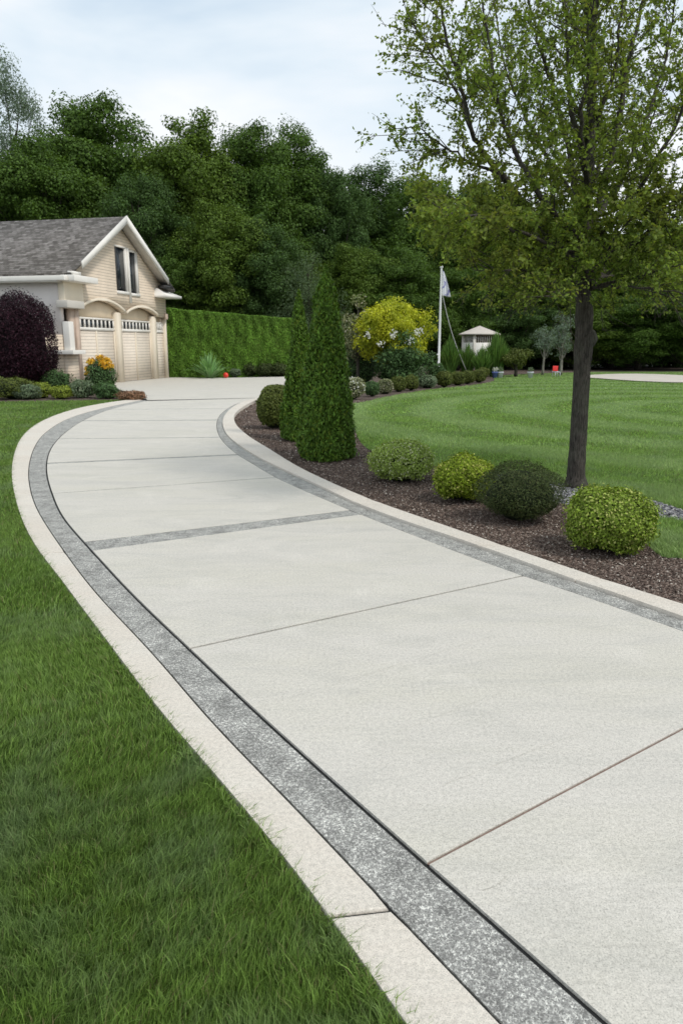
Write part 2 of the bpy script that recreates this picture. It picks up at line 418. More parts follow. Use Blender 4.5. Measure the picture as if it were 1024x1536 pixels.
# ------------------------------------------------------------------ traced ground lines (surveyed from the photograph, laid on the ground plane)
def resample(W, n):
    d = np.concatenate([[0], np.cumsum(np.linalg.norm(np.diff(W, axis=0), axis=1))]); t = np.linspace(0, d[-1], n)
    return np.stack([np.interp(t, d, W[:, 0]), np.interp(t, d, W[:, 1])], 1)
def line(px, ext0=4.0, ext1=0.0, n=10):
    S_ = smooth_path(px, n); W = np.array([g(a, b) for a, b in S_])
    # light smoothing in world space
    ln = np.linalg.norm(np.diff(W, axis=0), axis=1).sum(); W = resample(W, int(ln / .1)); E0, E1 = W[0].copy(), W[-1].copy()
    for _ in range(26):
        a0 = 2 * W[0] - W[1]; a1 = 2 * W[-1] - W[-2]; X = np.vstack([a0, W, a1]); W = .25 * X[:-2] + .5 * X[1:-1] + .25 * X[2:]
    if ext0: d = W[0] - W[6]; d /= np.linalg.norm(d); W = np.vstack([[W[0] + d * ext0], W])
    if ext1: d = W[-1] - W[-6]; d /= np.linalg.norm(d); W = np.vstack([W, [W[-1] + d * ext1]])
    return W
LG = line([(610, 1536), (505, 1380), (470, 1335), (400, 1250), (320, 1155), (250, 1080), (180, 985), (130, 920), (90, 865), (60, 828), (36, 785), (21, 735), (19, 695), (32, 657), (62, 632), (110, 614), (160, 604), (205, 598)])
LB = line([(752, 1536), (637, 1420), (574, 1352), (512, 1283), (425, 1190), (360, 1130), (300, 1065), (240, 990), (152, 899), (98, 829), (59, 770), (47, 739), (43, 712), (45, 692), (51, 673), (64, 653), (90, 634), (119, 622), (160, 611), (213, 600)])
LI = line([(904, 1536), (832, 1470), (762, 1410), (634, 1297), (512, 1186), (425, 1110), (350, 1040), (282, 974), (203, 899), (137, 827), (94, 778), (78, 743), (70, 716), (69, 696), (74, 676), (88, 657), (109, 640), (130, 628), (165, 614), (221, 601)])
RI = line([(1024, 946), (897, 900), (786, 864), (700, 833), (620, 802), (540, 771), (422, 720), (386, 699), (357, 682), (334, 661), (326, 643), (327, 629), (335, 618), (352, 607), (372, 601), (392, 596)], 8)
RB = line([(1024, 930), (942, 900), (823, 861), (738, 828), (640, 796), (540, 760), (478, 730), (402, 695), (363, 672), (341, 654), (334, 638), (336, 626), (347, 613), (366, 603), (398, 594.5)], 8)
RM = line([(1024, 911), (987, 900), (909, 875), (830, 848), (757, 823), (640, 782), (560, 754), (516, 735), (452, 705), (402, 674), (376, 658), (357, 642), (351, 630), (353, 621), (365, 611), (384, 601), (402, 594)], 8)

# joints across the drive
def isect(P, d, W):
    best = None
    for i in range(len(W) - 1):
        a = W[i]; e = W[i + 1] - a; den = d[0] * e[1] - d[1] * e[0]
        if abs(den) < 1e-9: continue
        s = ((a[0] - P[0]) * d[1] - (a[1] - P[1]) * d[0]) / -den if False else (d[0] * (P[1] - a[1]) - d[1] * (P[0] - a[0])) / (d[0] * e[1] - d[1] * e[0]) 
        if 0 <= s <= 1:
            q = a + e * s; best = (i + s, q) if best is None or np.linalg.norm(q - P) < np.linalg.norm(best[1] - P) else best
    return best
def cut(pxL, pxR):
    A = np.array(g(*pxL)); B = np.array(g(*pxR)); d = (B - A) / np.linalg.norm(B - A)
    return A, B, d
JOINTS = [((640, 1295), (1024, 1092)), ((282, 973), (790, 862)), ((137, 826), (545, 771)), ((123, 813), (520, 765.5)), ((80, 740), (400, 717)), ((70, 695), (355, 682)),
          ((90, 658), (332, 656)), ((125, 631), (327, 630)), ((160, 614), (340, 613)), ((221, 601.5), (392, 597))]
GAPS = [.012, .021, .006, .006, .035, .13, .09, .15, .10, .02]
def inset_line(W, off):
    t = np.gradient(W, axis=0); t = t / np.linalg.norm(t, axis=1, keepdims=True); n = np.stack([-t[:, 1], t[:, 0]], 1)
    return W + n * off
LIo = inset_line(LI, -.018); RIo = inset_line(RI, .011)     # joint gaps beside the border bands
def piece(j0, g0, j1, g1):
    """polygon between two joint lines (None = open end)"""
    def lp(j, sgn, gap):
        A, B, d = cut(*JOINTS[j]); nrm = np.array([-d[1], d[0]]); nrm = nrm if nrm[1] > 0 else -nrm
        A = A + nrm * gap * sgn * .5; B = B + nrm * gap * sgn * .5
        return isect(A, d, LIo), isect(B, d, RIo)
    if j0 is None: l0 = (0, LIo[0]); r0 = (0, RIo[0])
    else: l0, r0 = lp(j0, 1, g0)
    l1, r1 = lp(j1, -1, g1)
    i0 = int(math.floor(l0[0])) + 1; i1 = int(math.floor(l1[0]))
    Lp = [l0[1]] + [p for p in LIo[i0:i1 + 1] if np.linalg.norm(p - l0[1]) > .02 and np.linalg.norm(p - l1[1]) > .02] + [l1[1]]
    i0 = int(math.floor(r0[0])) + 1; i1 = int(math.floor(r1[0]))
    Rp = [r0[1]] + [p for p in RIo[i0:i1 + 1] if np.linalg.norm(p - r0[1]) > .02 and np.linalg.norm(p - r1[1]) > .02] + [r1[1]]
    return [tuple(p) for p in Lp] + [tuple(p) for p in Rp[::-1]]
slabs = [piece(None, 0, 0, GAPS[0])]
for a, b in ((0, 1), (1, 2), (3, 4), (4, 5), (5, 6), (6, 7), (7, 8), (8, 9)):
    slabs.append(piece(a, GAPS[a], b, GAPS[b]))
cross = [piece(2, .006, 3, .006)]
def thin_band(j):
    gp = GAPS[j] - .012; A, B, d = cut(*JOINTS[j]); nrm = np.array([-d[1], d[0]]); nrm = nrm if nrm[1] > 0 else -nrm; q = []
    for sg in (-1, 1): q.append((isect(A + nrm * gp * sg * .5, d, LIo)[1], isect(B + nrm * gp * sg * .5, d, RIo)[1]))
    return [tuple(q[0][0]), tuple(q[0][1]), tuple(q[1][1]), tuple(q[1][0])]
cross += [thin_band(j) for j in (4, 5, 6, 7, 8)]
apron = [g(221, 599.9), g(218, 596.5), g(206, 591), g(190, 587), g(172, 583), g(160, 577), g(152, 572)]
apron += [g(240, 566), g(256, 566.2), g(300, 566.4), g(340, 566.6), g(430, 565), g(462, 566), g(440, 574), g(423, 583), g(408, 590), g(399, 594), g(392, 596.4)]
o = slab_mesh(slabs + [apron], 0, .10, .003, 'concrete', 'driveway'); tag(o, kind='structure')
o = slab_mesh(cross, -.002, .10, .003, 'aggregate', 'aggregate_cross_band'); tag(o, kind='structure')
def ribbon(A, B, cuts, top, name, mat, bevel, n=150, gap=.006):
    """A, B edges; cuts = list of pixel points where it is jointed"""
    A = resample(A, n); B = resample(B, n); idx = [0.]
    idx = [(0, 0)]
    for c in cuts:
        p = np.array(g(c[0], c[1])); ib = int(np.argmin(np.linalg.norm(B - p, axis=1)))
        pa = np.array(g(c[2], c[3])) if len(c) == 4 else B[ib]
        idx.append((ib, int(np.argmin(np.linalg.norm(A - pa, axis=1)))))
    idx = sorted(idx) + [(n - 1, n - 1)]; polys = []
    for (a, a_), (b, b_) in zip(idx[:-1], idx[1:]):
        if b - a < 2 or b_ - a_ < 2: continue
        Ap = A[a_:b_ + 1].copy(); Bp = B[a:b + 1].copy()
        for X in (Ap, Bp):
            if a > 0: d = X[1] - X[0]; X[0] += d / np.linalg.norm(d) * gap * .5
            if b < n - 1: d = X[-2] - X[-1]; X[-1] += d / np.linalg.norm(d) * gap * .5
        polys.append([tuple(p) for p in Ap] + [tuple(p) for p in Bp[::-1]])
    o = slab_mesh(polys, top, .12, bevel, mat, name); tag(o, kind='structure')
ribbon(LG, inset_line(LB, .005), [(574, 1352, 503, 1383), (98, 829, 60, 828), (47, 739), (90, 634)], .0, 'kerb_of_left_lawn', 'kerb_concrete', .008, 320, .012)
ribbon(inset_line(LB, -.006), LI, [(137, 827)], -.003, 'aggregate_border_left', 'aggregate', .006, 150, .005)
ribbon(RI, inset_line(RB, .003), [(545, 771), (326, 641)], -.003, 'aggregate_border_right', 'aggregate', .004, 170, .004)
ribbon(inset_line(RB, -.003), RM, [(757, 823), (909, 875), (560, 754), (376, 658)], .022, 'kerb_of_mulch_bed', 'kerb_concrete', .008, 170, .008)
# filler strip in the first joint and the dark base under every joint
A, B, d = cut(*JOINTS[0]); la = isect(A, d, LIo)[1]; rb = isect(B, d, RIo)[1]; nn_ = np.array([-d[1], d[0]])
fill = [tuple(la + nn_ * .0052), tuple(rb + nn_ * .0052), tuple(rb - nn_ * .0052), tuple(la - nn_ * .0052)]
sheet('joint_filler', fill, -.007, 'expansion_filler')
base_poly = [tuple(p) for p in LG] + [tuple(p) for p in RM[::-1]]
sheet('driveway_base', base_poly, -.011, 'dark_gap')
# faint saw cuts / hairlines in the near slabs
hl = MB()
def hairline(p0, p1, w=.0012):
    a = np.array(g(*p0)); b = np.array(g(*p1)); d = (b - a) / np.linalg.norm(b - a); n = np.array([-d[1], d[0]]); m = 30
    ts = np.linspace(0, 1, m); c = a + (b - a) * ts[:, None] + n * (rng.normal(size=(m, 1)) * .0012)
    ww = w * rng.uniform(.3, 1.1, m)[:, None]
    V = np.concatenate([np.c_[c + n * ww, np.full(m, .0012)], np.c_[c - n * ww, np.full(m, .0012)]])
    q = [(i, i + 1, m + i + 1, m + i) for i in range(m - 1)]; hl.add(V, q, 'hairline')
hairline((385, 1062), (760, 947), .0009); hairline((665, 1177), (880, 1095), .0008); hairline((590, 1100), (760, 1035), .0008)
hairline((722, 1336), (742, 1330), .0013); hairline((742, 1330), (760, 1314), .0013)
o = hl.build('hairline_cracks'); tag(o, kind='structure')

# ------------------------------------------------------------------ ground sheets
gs = 400
sheet('ground', [(-gs, -60), (gs, -60), (gs, gs * 1.5), (-gs, gs * 1.5)], -.12, 'forest_floor')
dl = LG[::-1]
left_poly = [(-30, -3), (-30, g(0, 600)[1] + .3), g(-60, 601.5), g(0, 600.5), g(60, 599.5), g(110, 598.8), g(160, 598.2), g(203, 597.8)] + [tuple(p) for p in dl]
sheet('left_lawn', left_poly, -.05, 'turf')
right_px = [(1500, 1080), (1100, 850), (1024, 829), (996, 827), (974, 812), (962, 795), (968, 775), (1000, 772), (1030, 777), (1030, 762), (1010, 755), (975, 744), (935, 733), (900, 728), (850, 722),
            (800, 714), (745, 706), (700, 700), (655, 694), (610, 686), (575, 678), (552, 669), (538, 655), (530, 630), (527, 605), (545, 601), (575, 594), (610, 588), (655, 581), (700, 577), (738, 571), (741, 564),
            (760, 561.5), (800, 559.5), (860, 557.5), (900, 556.5), (1024, 556.3), (1500, 556.3)]
sp = smooth_path(right_px, 4)
right_poly = [g(a, b) for a, b in sp]
sheet('right_lawn', right_poly, -.05, 'turf_striped')
bed = [g(a, b) for a, b in [(1700, 1300), (1500, 560)]] + [(25, 60), g(420, 560)] + [tuple(p) for p in RM[::-1]]
sheet('mulch_bed', bed, -.058, 'mulch')
leftbed = [(-32, g(0, 600)[1] + .2), (-32, 42), g(260, 563), g(150, 573), g(160, 577), g(172, 583), g(190, 587), g(206, 591), g(222, 598), g(160, 600), g(60, 601), (-10, 22.2)]
sheet('house_bed', leftbed, -.056, 'mulch')
sand = [g(a, b) for a, b in smooth_path([(868, 565), (885, 562), (930, 560.3), (975, 560.6), (1024, 562.5), (1100, 566), (1180, 570), (1100, 573), (1040, 573.2), (1000, 572.8), (950, 570.6), (905, 567.6), (868, 565)], 6)]
sheet('sandy_path', sand, -.008, 'sand')

# ------------------------------------------------------------------ grass
def blades(name, poly, zones, z, mat, hgt, seed=1):
    r = np.random.default_rng(seed); Vs = []; n0 = 0; Q = []; T = []; rn = []
    for (x0, x1, y0, y1, dens, w, hs) in zones:
        n = int((x1 - x0) * (y1 - y0) * dens); x = r.uniform(x0, x1, n); y = r.uniform(y0, y1, n)
        k = inpoly(x, y, poly); x = x[k]; y = y[k]; n = len(x)
        if n == 0: continue
        # tufts: pull blades together a little
        cx = np.sin(x * 37.1 + y * 11.3) + np.sin(y * 41.7 - x * 17.9)
        h = hgt * hs * r.uniform(.55, 1.25, n) * (1 + .16 * cx)
        az = r.uniform(0, 2 * math.pi, n) + .0; lean = r.uniform(.1, .75, n) * h
        wa = np.sin(x * 1.3 + y * .7) * 2 + np.sin(y * 1.9 - x * .8) * 1.5            # coherent lean patches
        lx = np.cos(az) * lean + np.cos(wa) * h * .25; ly = np.sin(az) * lean + np.sin(wa) * h * .18
        fa = r.uniform(0, math.pi, n); wx = np.cos(fa) * w * .5 * r.uniform(.6, 1.2, n); wy = np.sin(fa) * w * .5
        V = np.empty((n, 5, 3)); zz = np.full(n, z)
        V[:, 0] = np.c_[x - wx, y - wy, zz]; V[:, 1] = np.c_[x + wx, y + wy, zz]
        mx = x + lx * .35; my = y + ly * .35; mz = zz + h * .62
        V[:, 2] = np.c_[mx + wx * .8, my + wy * .8, mz]; V[:, 3] = np.c_[mx - wx * .8, my - wy * .8, mz]
        V[:, 4] = np.c_[x + lx, y + ly, zz + h * .97]
        b = n0 + np.arange(n)[:, None] * 5
        Q.append(np.concatenate([b, b + 1, b + 2, b + 3], 1)); T.append(np.concatenate([b + 3, b + 2, b + 4], 1))
        Vs.append(V.reshape(-1, 3)); n0 += n * 5; rn.append(r.random(n))
    rr = np.concatenate(rn)
    me = np_mesh(name, np.concatenate(Vs), np.concatenate(Q), np.concatenate(T), [mat], np.concatenate([rr, rr]))
    o = link(name, me); tag(o, kind='stuff'); return o
o = blades('left_lawn_grass', [p for p in left_poly], [(-2.2, .6, .9, 2.6, 38000, .0026, 1), (-3.2, .6, 2.6, 4.2, 20000, .004, 1), (-5, 0, 4.2, 7, 8000, .006, .95), (-8, -2, 7, 11, 3500, .009, .9),
     (-13, -3, 11, 17, 1300, .016, .8), (-18, -5, 17, 23, 700, .022, .7)], -.05, 'blade', .054)
tag(o, 'dense mown green grass filling the lawn left of the driveway', 'grass', kind='stuff')
o = blades('right_lawn_grass', right_poly, [(1.8, 6, 4, 8.6, 7000, .006, 1), (-.5, 8, 8.6, 12, 3200, .009, .85), (-.5, 12, 12, 18, 1200, .015, .75), (0, 18, 18, 28, 420, .026, .65), (2, 26, 28, 46, 120, .05, .6)], -.05, 'blade_striped', .055, 3)
tag(o, 'striped mown green grass filling the lawn right of the driveway', 'grass', kind='stuff')

def spill(name, W, off0, off1, n, z, mat, hgt, seed, label, wid=.003):
    r = np.random.default_rng(seed); d = np.linalg.norm(np.diff(W, axis=0), axis=1); cum = np.concatenate([[0], np.cumsum(d)])
    u = 3.7 + r.random(n) ** 1.8 * (cum[-1] - 4.2); x = np.interp(u, cum, W[:, 0]); y = np.interp(u, cum, W[:, 1]); k = np.clip(np.searchsorted(cum, u) - 1, 0, len(d) - 1)
    t = (W[k + 1] - W[k]) / d[k][:, None]; nr = np.stack([t[:, 1], -t[:, 0]], 1); w = off0 + (off1 - off0) * r.random(n) * (.55 + .45 * np.sin(u * 9) * np.sin(u * 23 + 1))
    x += nr[:, 0] * w; y += nr[:, 1] * w; h = hgt * r.uniform(.5, 1.3, n); ln = h * r.uniform(.2, 1.0, n); sc_ = 1 + y * .12
    lx = nr[:, 0] * ln * .45 + r.normal(size=n) * h * .45; ly = nr[:, 1] * ln * .45 + r.normal(size=n) * h * .45; fa = r.uniform(0, 3.14, n); wx = np.cos(fa) * wid * .5 * sc_; wy = np.sin(fa) * wid * .5 * sc_
    V = np.empty((n, 5, 3)); Z = np.full(n, z)
    V[:, 0] = np.c_[x - wx, y - wy, Z]; V[:, 1] = np.c_[x + wx, y + wy, Z]; V[:, 2] = np.c_[x + lx * .4 + wx * .8, y + ly * .4 + wy * .8, Z + h * .6]; V[:, 3] = np.c_[x + lx * .4 - wx * .8, y + ly * .4 - wy * .8, Z + h * .6]; V[:, 4] = np.c_[x + lx, y + ly, Z + h * .8]
    b = np.arange(n)[:, None] * 5; rr = r.random(n); o = link(name, np_mesh(name, V.reshape(-1, 3), np.concatenate([b, b + 1, b + 2, b + 3], 1), np.concatenate([b + 3, b + 2, b + 4], 1), [mat], np.concatenate([rr, rr])))
    tag(o, label, 'grass', kind='stuff')
spill('kerb_edge_grass', LG, -.04, .022, 17000, -.04, 'blade', .052, 21, 'ragged grass blades leaning over the pale kerb of the left lawn')
# ------------------------------------------------------------------ mulch chips, stones
def chips(name, poly, zones, z, mat, size, flat, label, cat, seed, excl=None):
    r = np.random.default_rng(seed); V = []; Q = []; n0 = 0; rn = []
    for (x0, x1, y0, y1, dens, k_) in zones:
        n = int((x1 - x0) * (y1 - y0) * dens); x = r.uniform(x0, x1, n); y = r.uniform(y0, y1, n); k = inpoly(x, y, poly)
        if excl is not None: k &= ~inpoly(x, y, excl)
        x = x[k]; y = y[k]; n = len(x); P = np.c_[x, y, z + r.uniform(0, .012, n)]
        t = unit(np.c_[r.normal(size=(n, 2)), r.normal(size=n) * .3]); nr = unit(np.c_[r.normal(size=(n, 2)) * .45, np.ones(n)]); b = unit(np.cross(nr, t)); t = np.cross(b, nr)
        l = size * k_ * r.uniform(.5, 1.6, n)[:, None]; w = l * r.uniform(flat, .75, n)[:, None]; h = w * .4
        for s3, in ((1,),):
            c = []
            for (a, b_, h_) in ((-1, -1, 0), (1, -.7, 0), (1, .8, 0), (-.9, 1, 0), (-.8, -.8, 1), (.75, -.6, 1), (.8, .6, 1), (-.7, .8, 1)):
                c.append(P + t * l * .5 * a + b * w * .5 * b_ + nr * h * h_)
            V.append(np.stack(c, 1).reshape(-1, 3))
        bb = n0 + np.arange(n)[:, None] * 8
        for f in ((4, 5, 6, 7), (0, 1, 5, 4), (1, 2, 6, 5), (2, 3, 7, 6), (3, 0, 4, 7)): Q.append(np.concatenate([bb + i for i in f], 1))
        rv = r.random(n); rn += [rv] * 5; n0 += n * 8
    me = np_mesh(name, np.concatenate(V), np.concatenate(Q), None, [mat], np.concatenate(rn)); o = link(name, me); tag(o, label, cat, kind='stuff')
rp = right_poly
stone_px = [(700, 705), (760, 703), (850, 720), (900, 728), (935, 733), (975, 744), (1010, 755), (1034, 763), (1034, 778), (1000, 773), (968, 775), (940, 765), (860, 752), (800, 742), (745, 728)]
stone_poly = [g(a, b) for a, b in stone_px]
bed_chip = [tuple(p) for p in RM[1:]] + [g(560, 595), g(540, 640), g(545, 668)] + [g(700, 700), g(850, 722), g(1034, 765), g(1040, 840), g(1100, 900)]
chips('wood_chips', bed, [(-3.2, 4.2, 3.8, 7, 8500, 1), (-3.2, 4.2, 7, 10, 2600, 1.2), (-4, 1.5, 10, 16, 1100, 1.5), (-4.5, 1.5, 16, 23, 400, 2)], -.058, 'chips', .0135, .2,
      'brown shredded wood mulch with pale flecks covering the planting bed', 'mulch', 5, rp)
chips('gravel', stone_poly, [(1, 6, 6.5, 10, 3000, 1)], -.05, 'stones', .026, .5, 'grey gravel ring around the foot of the tall shade tree', 'gravel', 6, rp)

# ------------------------------------------------------------------ plants
def lumps(D, amp, k=9, f=4.0, seed=0):
    r = np.random.default_rng(seed); s = np.zeros(len(D))
    for _ in range(k):
        w = r.normal(size=3) * f; s += np.sin(D @ w + r.uniform(0, 6))
    return 1 + amp * s / math.sqrt(k)
def sphere_core(rx, ry, h, mat, mb, seed, amp=.08, power=2.3):
    nu, nv = 20, 12; V = []
    for j in range(nv + 1):
        ph = -math.pi / 2 + math.pi * j / nv
        for i in range(nu):
            a = 2 * math.pi * i / nu; V.append((math.cos(ph) * math.cos(a), math.cos(ph) * math.sin(a), math.sin(ph)))
    D = np.array(V); rr = lumps(D, amp, seed=seed)[:, None]; W = D * rr * np.array([rx, ry, h * .5]) + np.array([0, 0, h * .5])
    W[:, 2] = np.maximum(W[:, 2], .0)
    Q = [(j * nu + i, j * nu + (i + 1) % nu, (j + 1) * nu + (i + 1) % nu, (j + 1) * nu + i) for j in range(nv) for i in range(nu)]
    mb.add(W, Q, mat)
def shrub_mesh(name, w, h, n, lsize, mat, core='core_green', amp=.09, seed=0, asp=.6, flat=.12, extra=None, shell=.22, power=.9, up=0.0, stick=0.06):
    """rounded leafy shrub: leaves through an outer shell of a lumpy ellipsoid, solid dark core added inside to block light"""
    mb = MB(); rx = w / 2; D = rdirs(n); D[:, 2] = np.sign(D[:, 2]) * np.abs(D[:, 2]) ** .9
    D = unit(D); D = D[D[:, 2] > -.82]; n = len(D)
    pw = np.abs(D) ** power * np.sign(D) if power != 1 else D
    pw = unit(pw) if power == 1 else pw / (np.linalg.norm(D, axis=1, keepdims=True)) * (1.0 / np.maximum(1, np.linalg.norm(pw, axis=1, keepdims=True) ** .6))
    rr = lumps(D, amp, seed=seed) * (1 - shell * rng.random(n) ** 1.6 + stick * rng.random(n) ** 8)
    P = pw * rr[:, None] * np.array([rx, rx, h * .5]) + np.array([0, 0, h * .52])
    P[:, 2] = np.maximum(P[:, 2], .03 + rng.random(n) * .03)
    td = D + np.array([0, 0, up])
    V, q, r = leaves(P, D + np.array([0, 0, .25]), lsize, lsize * asp, td, .9, .8); mb.add(V, q, mat, r)
    if extra:
        em, en, es, zmin = extra; k = P[:, 2] > h * zmin; E = P[k][rng.integers(0, max(1, k.sum()), en)] + rdirs(en) * h * .02
        E = E + (E - np.array([0, 0, h * .5])) * .04
        V, q, r = leaves(E, rdirs(en), es, es * .9); mb.add(V, q, em, r)
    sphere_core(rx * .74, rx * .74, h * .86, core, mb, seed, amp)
    return mb
def shrub(name, x0, x1, ytop, ybase, mat, label, cat, n=2500, ls=None, group=None, Y=None, **kw):
    """placed where the photograph shows it: x range, top and foot"""
    cx = (x0 + x1) / 2
    if Y is None:
        gx, gy = g(cx, ybase - (ybase - ytop) * .06, -.05)
    else:
        gx = at(cx, ybase, Y).x; gy = Y
    s = depth_scale(gy); w = (x1 - x0) / s; h = at(cx, ytop, gy).z + .05
    ls = ls or max(.028, min(.11, w / 18))
    mb = shrub_mesh(name, w * .96, h, n, ls, mat, seed=int(x0 * 7) % 1000 + 3, **kw)
    e = empty(name, (gx, gy, -.05), label, cat, group)
    mb.build('foliage', e); 
    stm = MB(); ns = 9; a = rng.uniform(0, 6.28, ns)
    V, q = sticks(np.c_[np.cos(a) * .03 * w, np.sin(a) * .03 * w, np.zeros(ns)], np.c_[np.cos(a) * w * .25, np.sin(a) * w * .25, np.full(ns, h * .55)], .02 * w + .004, .008 * w + .002, 5)
    stm.add(V, q, 'far_bark'); stm.build('stem', e); return e

shrub('shrub', 552, 650, 662, 724, 'variegated_leaf', 'pale variegated round shrub beside the tall clipped conifer', 'shrub', 15000, .027, 'clipped shrubs in a row along the mulch bed', amp=.07, stick=.16, power=1)
shrub('shrub', 647, 741, 684, 755, 'yellow_shrub_leaf', 'yellow green shrub touching the dark olive shrub', 'shrub', 13000, .029, 'clipped shrubs in a row along the mulch bed', amp=.085, stick=.18, power=1)
shrub('shrub', 714, 843, 694, 786, 'dark_shrub_leaf', 'dark olive rounded shrub, the only dark one of the row', 'shrub', 17000, .026, 'clipped shrubs in a row along the mulch bed', amp=.06, asp=.3, stick=.12)
shrub('shrub', 843, 977, 733, 832, 'lime_shrub_leaf', 'bright lime green shrub in front of the tree trunk, largest and nearest of the row', 'shrub', 22000, .026, 'clipped shrubs in a row along the mulch bed', amp=.07, stick=.16, power=1)
shrub('boxwood', 384, 440, 584, 646, 'box_leaf', 'rounded olive boxwood hugging the conifers on the left', 'shrub', 9000, .05, 'boxwoods at the driveway bend', amp=.04)
shrub('boxwood', 391, 436, 577, 606, 'box_leaf', 'low boxwood just behind the larger boxwood at the bend', 'shrub', 5000, .06, 'boxwoods at the driveway bend', amp=.04)

def conifer(px, ybase, prof, label, n):
    """prof: (py, half width px)"""
    gx, gy = g(px, ybase - 5, -.05); s = depth_scale(gy)
    zs = np.array([max(0, at(px, p[0], gy).z + .05) for p in prof])[::-1]; ws = np.array([p[1] / s for p in prof])[::-1]
    e = empty('conifer', (gx, gy, -.05), label, 'conifer', 'clipped conifers at the bend')
    H = zs[-1]; z = rng.uniform(0, H, n * 3); w = np.interp(z, zs, ws); k = rng.random(n * 3) < (w / ws.max()) * .95 + .05; z = z[k][:n]; w = w[k][:n]; n = len(z)
    a = rng.uniform(0, 2 * math.pi, n); D = np.c_[np.cos(a), np.sin(a), np.zeros(n)]
    q_ = np.c_[np.cos(a), np.sin(a), z * 1.2]
    rr = w * lumps(q_, .10, 12, 3.6, int(px)) * lumps(q_, .07, 12, 9, int(px) + 1) * (1 - .3 * rng.random(n) ** 1.8 + .12 * rng.random(n) ** 5)
    P = D * rr[:, None]; P[:, 2] = z + rng.normal(size=n) * .01; P[:, 2] = np.maximum(P[:, 2], .02)
    mb = MB(); V, q, r = leaves(P, D + np.array([0, 0, .3]), .062, .026, D * .6 + np.array([0, 0, .9]), .55, .9); mb.add(V, q, 'conifer_leaf', r)
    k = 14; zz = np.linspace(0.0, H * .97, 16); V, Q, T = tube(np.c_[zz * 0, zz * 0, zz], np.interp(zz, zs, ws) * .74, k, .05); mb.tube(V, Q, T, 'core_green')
    mb.build('foliage', e)
    t = MB(); V, Q, T = tube([(0, 0, 0), (0, 0, H * .5), (0, 0, H * .9)], [.05, .03, .01], 8); t.tube(V, Q, T, 'far_bark'); t.build('trunk', e)
conifer(490, 692, [(400, .5), (412, 4), (430, 11), (450, 16), (470, 20), (520, 26), (560, 30), (600, 37), (640, 42), (665, 45), (680, 43), (692, 36)], 'tall narrow clipped conifer standing in front, broad at its foot', 30000)
conifer(451, 664, [(436, .5), (455, 5), (480, 9), (520, 14), (560, 19), (600, 25), (640, 30), (655, 30), (664, 22)], 'second clipped conifer, half hidden behind the broader one', 18000)

# ---- shrub border beyond the right lawn
B = 'shrubs of the border beyond the lawn'
shrub('border_shrub', 513, 570, 516, 580, 'green_shrub_leaf', 'tall dark green round shrub just right of the conifer', 'shrub', 5000, .075, B)
shrub('border_shrub', 512, 549, 567, 601, 'pale_shrub_leaf', 'low shrub with cream white blooms at the conifer foot', 'shrub', 2600, .06, B, extra=('white_flower', 160, .07, .4), amp=.14)
shrub('border_shrub', 546, 569, 572, 596, 'green_shrub_leaf', 'small green shrub between the two cream flowering shrubs', 'shrub', 1800, .06, B)
shrub('border_shrub', 564, 590, 569, 592, 'pale_shrub_leaf', 'small beige flowering shrub at the lawn edge', 'shrub', 1800, .06, B, amp=.14)
shrub('border_shrub', 584, 610, 564, 589, 'box_leaf', 'small round green shrub right of the beige shrub', 'shrub', 1800, .06, B)
shrub('border_shrub', 603, 628, 562, 587, 'box_leaf', 'small round olive shrub left of the pale green shrub', 'shrub', 1800, .06, B)
shrub('border_shrub', 624, 657, 563, 583, 'grey_shrub_leaf', 'pale green low shrub left of the clipped olive row', 'shrub', 1800, .06, B, amp=.12)
shrub('border_shrub', 603, 642, 546, 574, 'grey_shrub_leaf', 'feathery pale green shrub under the yellow tree', 'shrub', 2200, .1, B, asp=.25, amp=.14)
shrub('border_shrub', 567, 600, 543, 577, 'green_shrub_leaf', 'mid green shrub behind the small beige shrub', 'shrub', 2200, .08, B, amp=.14)
shrub('border_shrub', 640, 668, 545, 575, 'green_shrub_leaf', 'dark shrub at the foot of the flagpole', 'shrub', 2200, .08, B, amp=.14)
RW = 'clipped olive shrubs in a row at the lawn edge'
for (a, b, c, d, l) in ((652, 680, 557, 582, 'first clipped olive shrub of the row, nearest the flagpole'), (673, 698, 557, 579, 'second clipped olive shrub of the row from the flagpole'), (689, 713, 556, 577, 'third clipped olive shrub of the row from the flagpole'),
                         (706, 729, 554, 575, 'fourth clipped olive shrub, at the far end of the row front'), (714, 734, 551, 568, 'small clipped olive shrub tucked behind the row end')):
    shrub('clipped_shrub', a, b, c, d, 'box_leaf', l, 'shrub', 2200, .07, RW, amp=.05)

# ---- house bed shrubs
HB = 'low shrubs in front of the house'
shrub('low_shrub', -12, 52, 567, 600, 'box_leaf', 'wide green low shrub at the foot of the purple bush', 'shrub', 3600, .06, HB, amp=.2, stick=.25)
shrub('low_shrub', 22, 63, 577, 600, 'grey_shrub_leaf', 'blue green mounded low shrub at the lawn edge', 'shrub', 3000, .05, HB, amp=.13, stick=.2)
shrub('low_shrub', 47, 80, 575, 598, 'gold_low_leaf', 'yellow green low shrub right of the blue green mound', 'shrub', 2400, .05, HB, amp=.2, stick=.25)
shrub('low_shrub', 77, 109, 580, 599, 'gold_low_leaf', 'gold tipped spreading shrub nearest the middle of the bed', 'shrub', 2400, .05, HB, amp=.2, stick=.25)
shrub('low_shrub', 65, 110, 556, 592, 'green_shrub_leaf', 'taller dark green shrub right of the purple bush', 'shrub', 3600, .06, HB, amp=.2, stick=.25)
shrub('low_shrub', 106, 143, 570, 598, 'grey_shrub_leaf', 'grey green shrub left of the orange flowered bush', 'shrub', 3000, .06, HB, amp=.2, stick=.25)
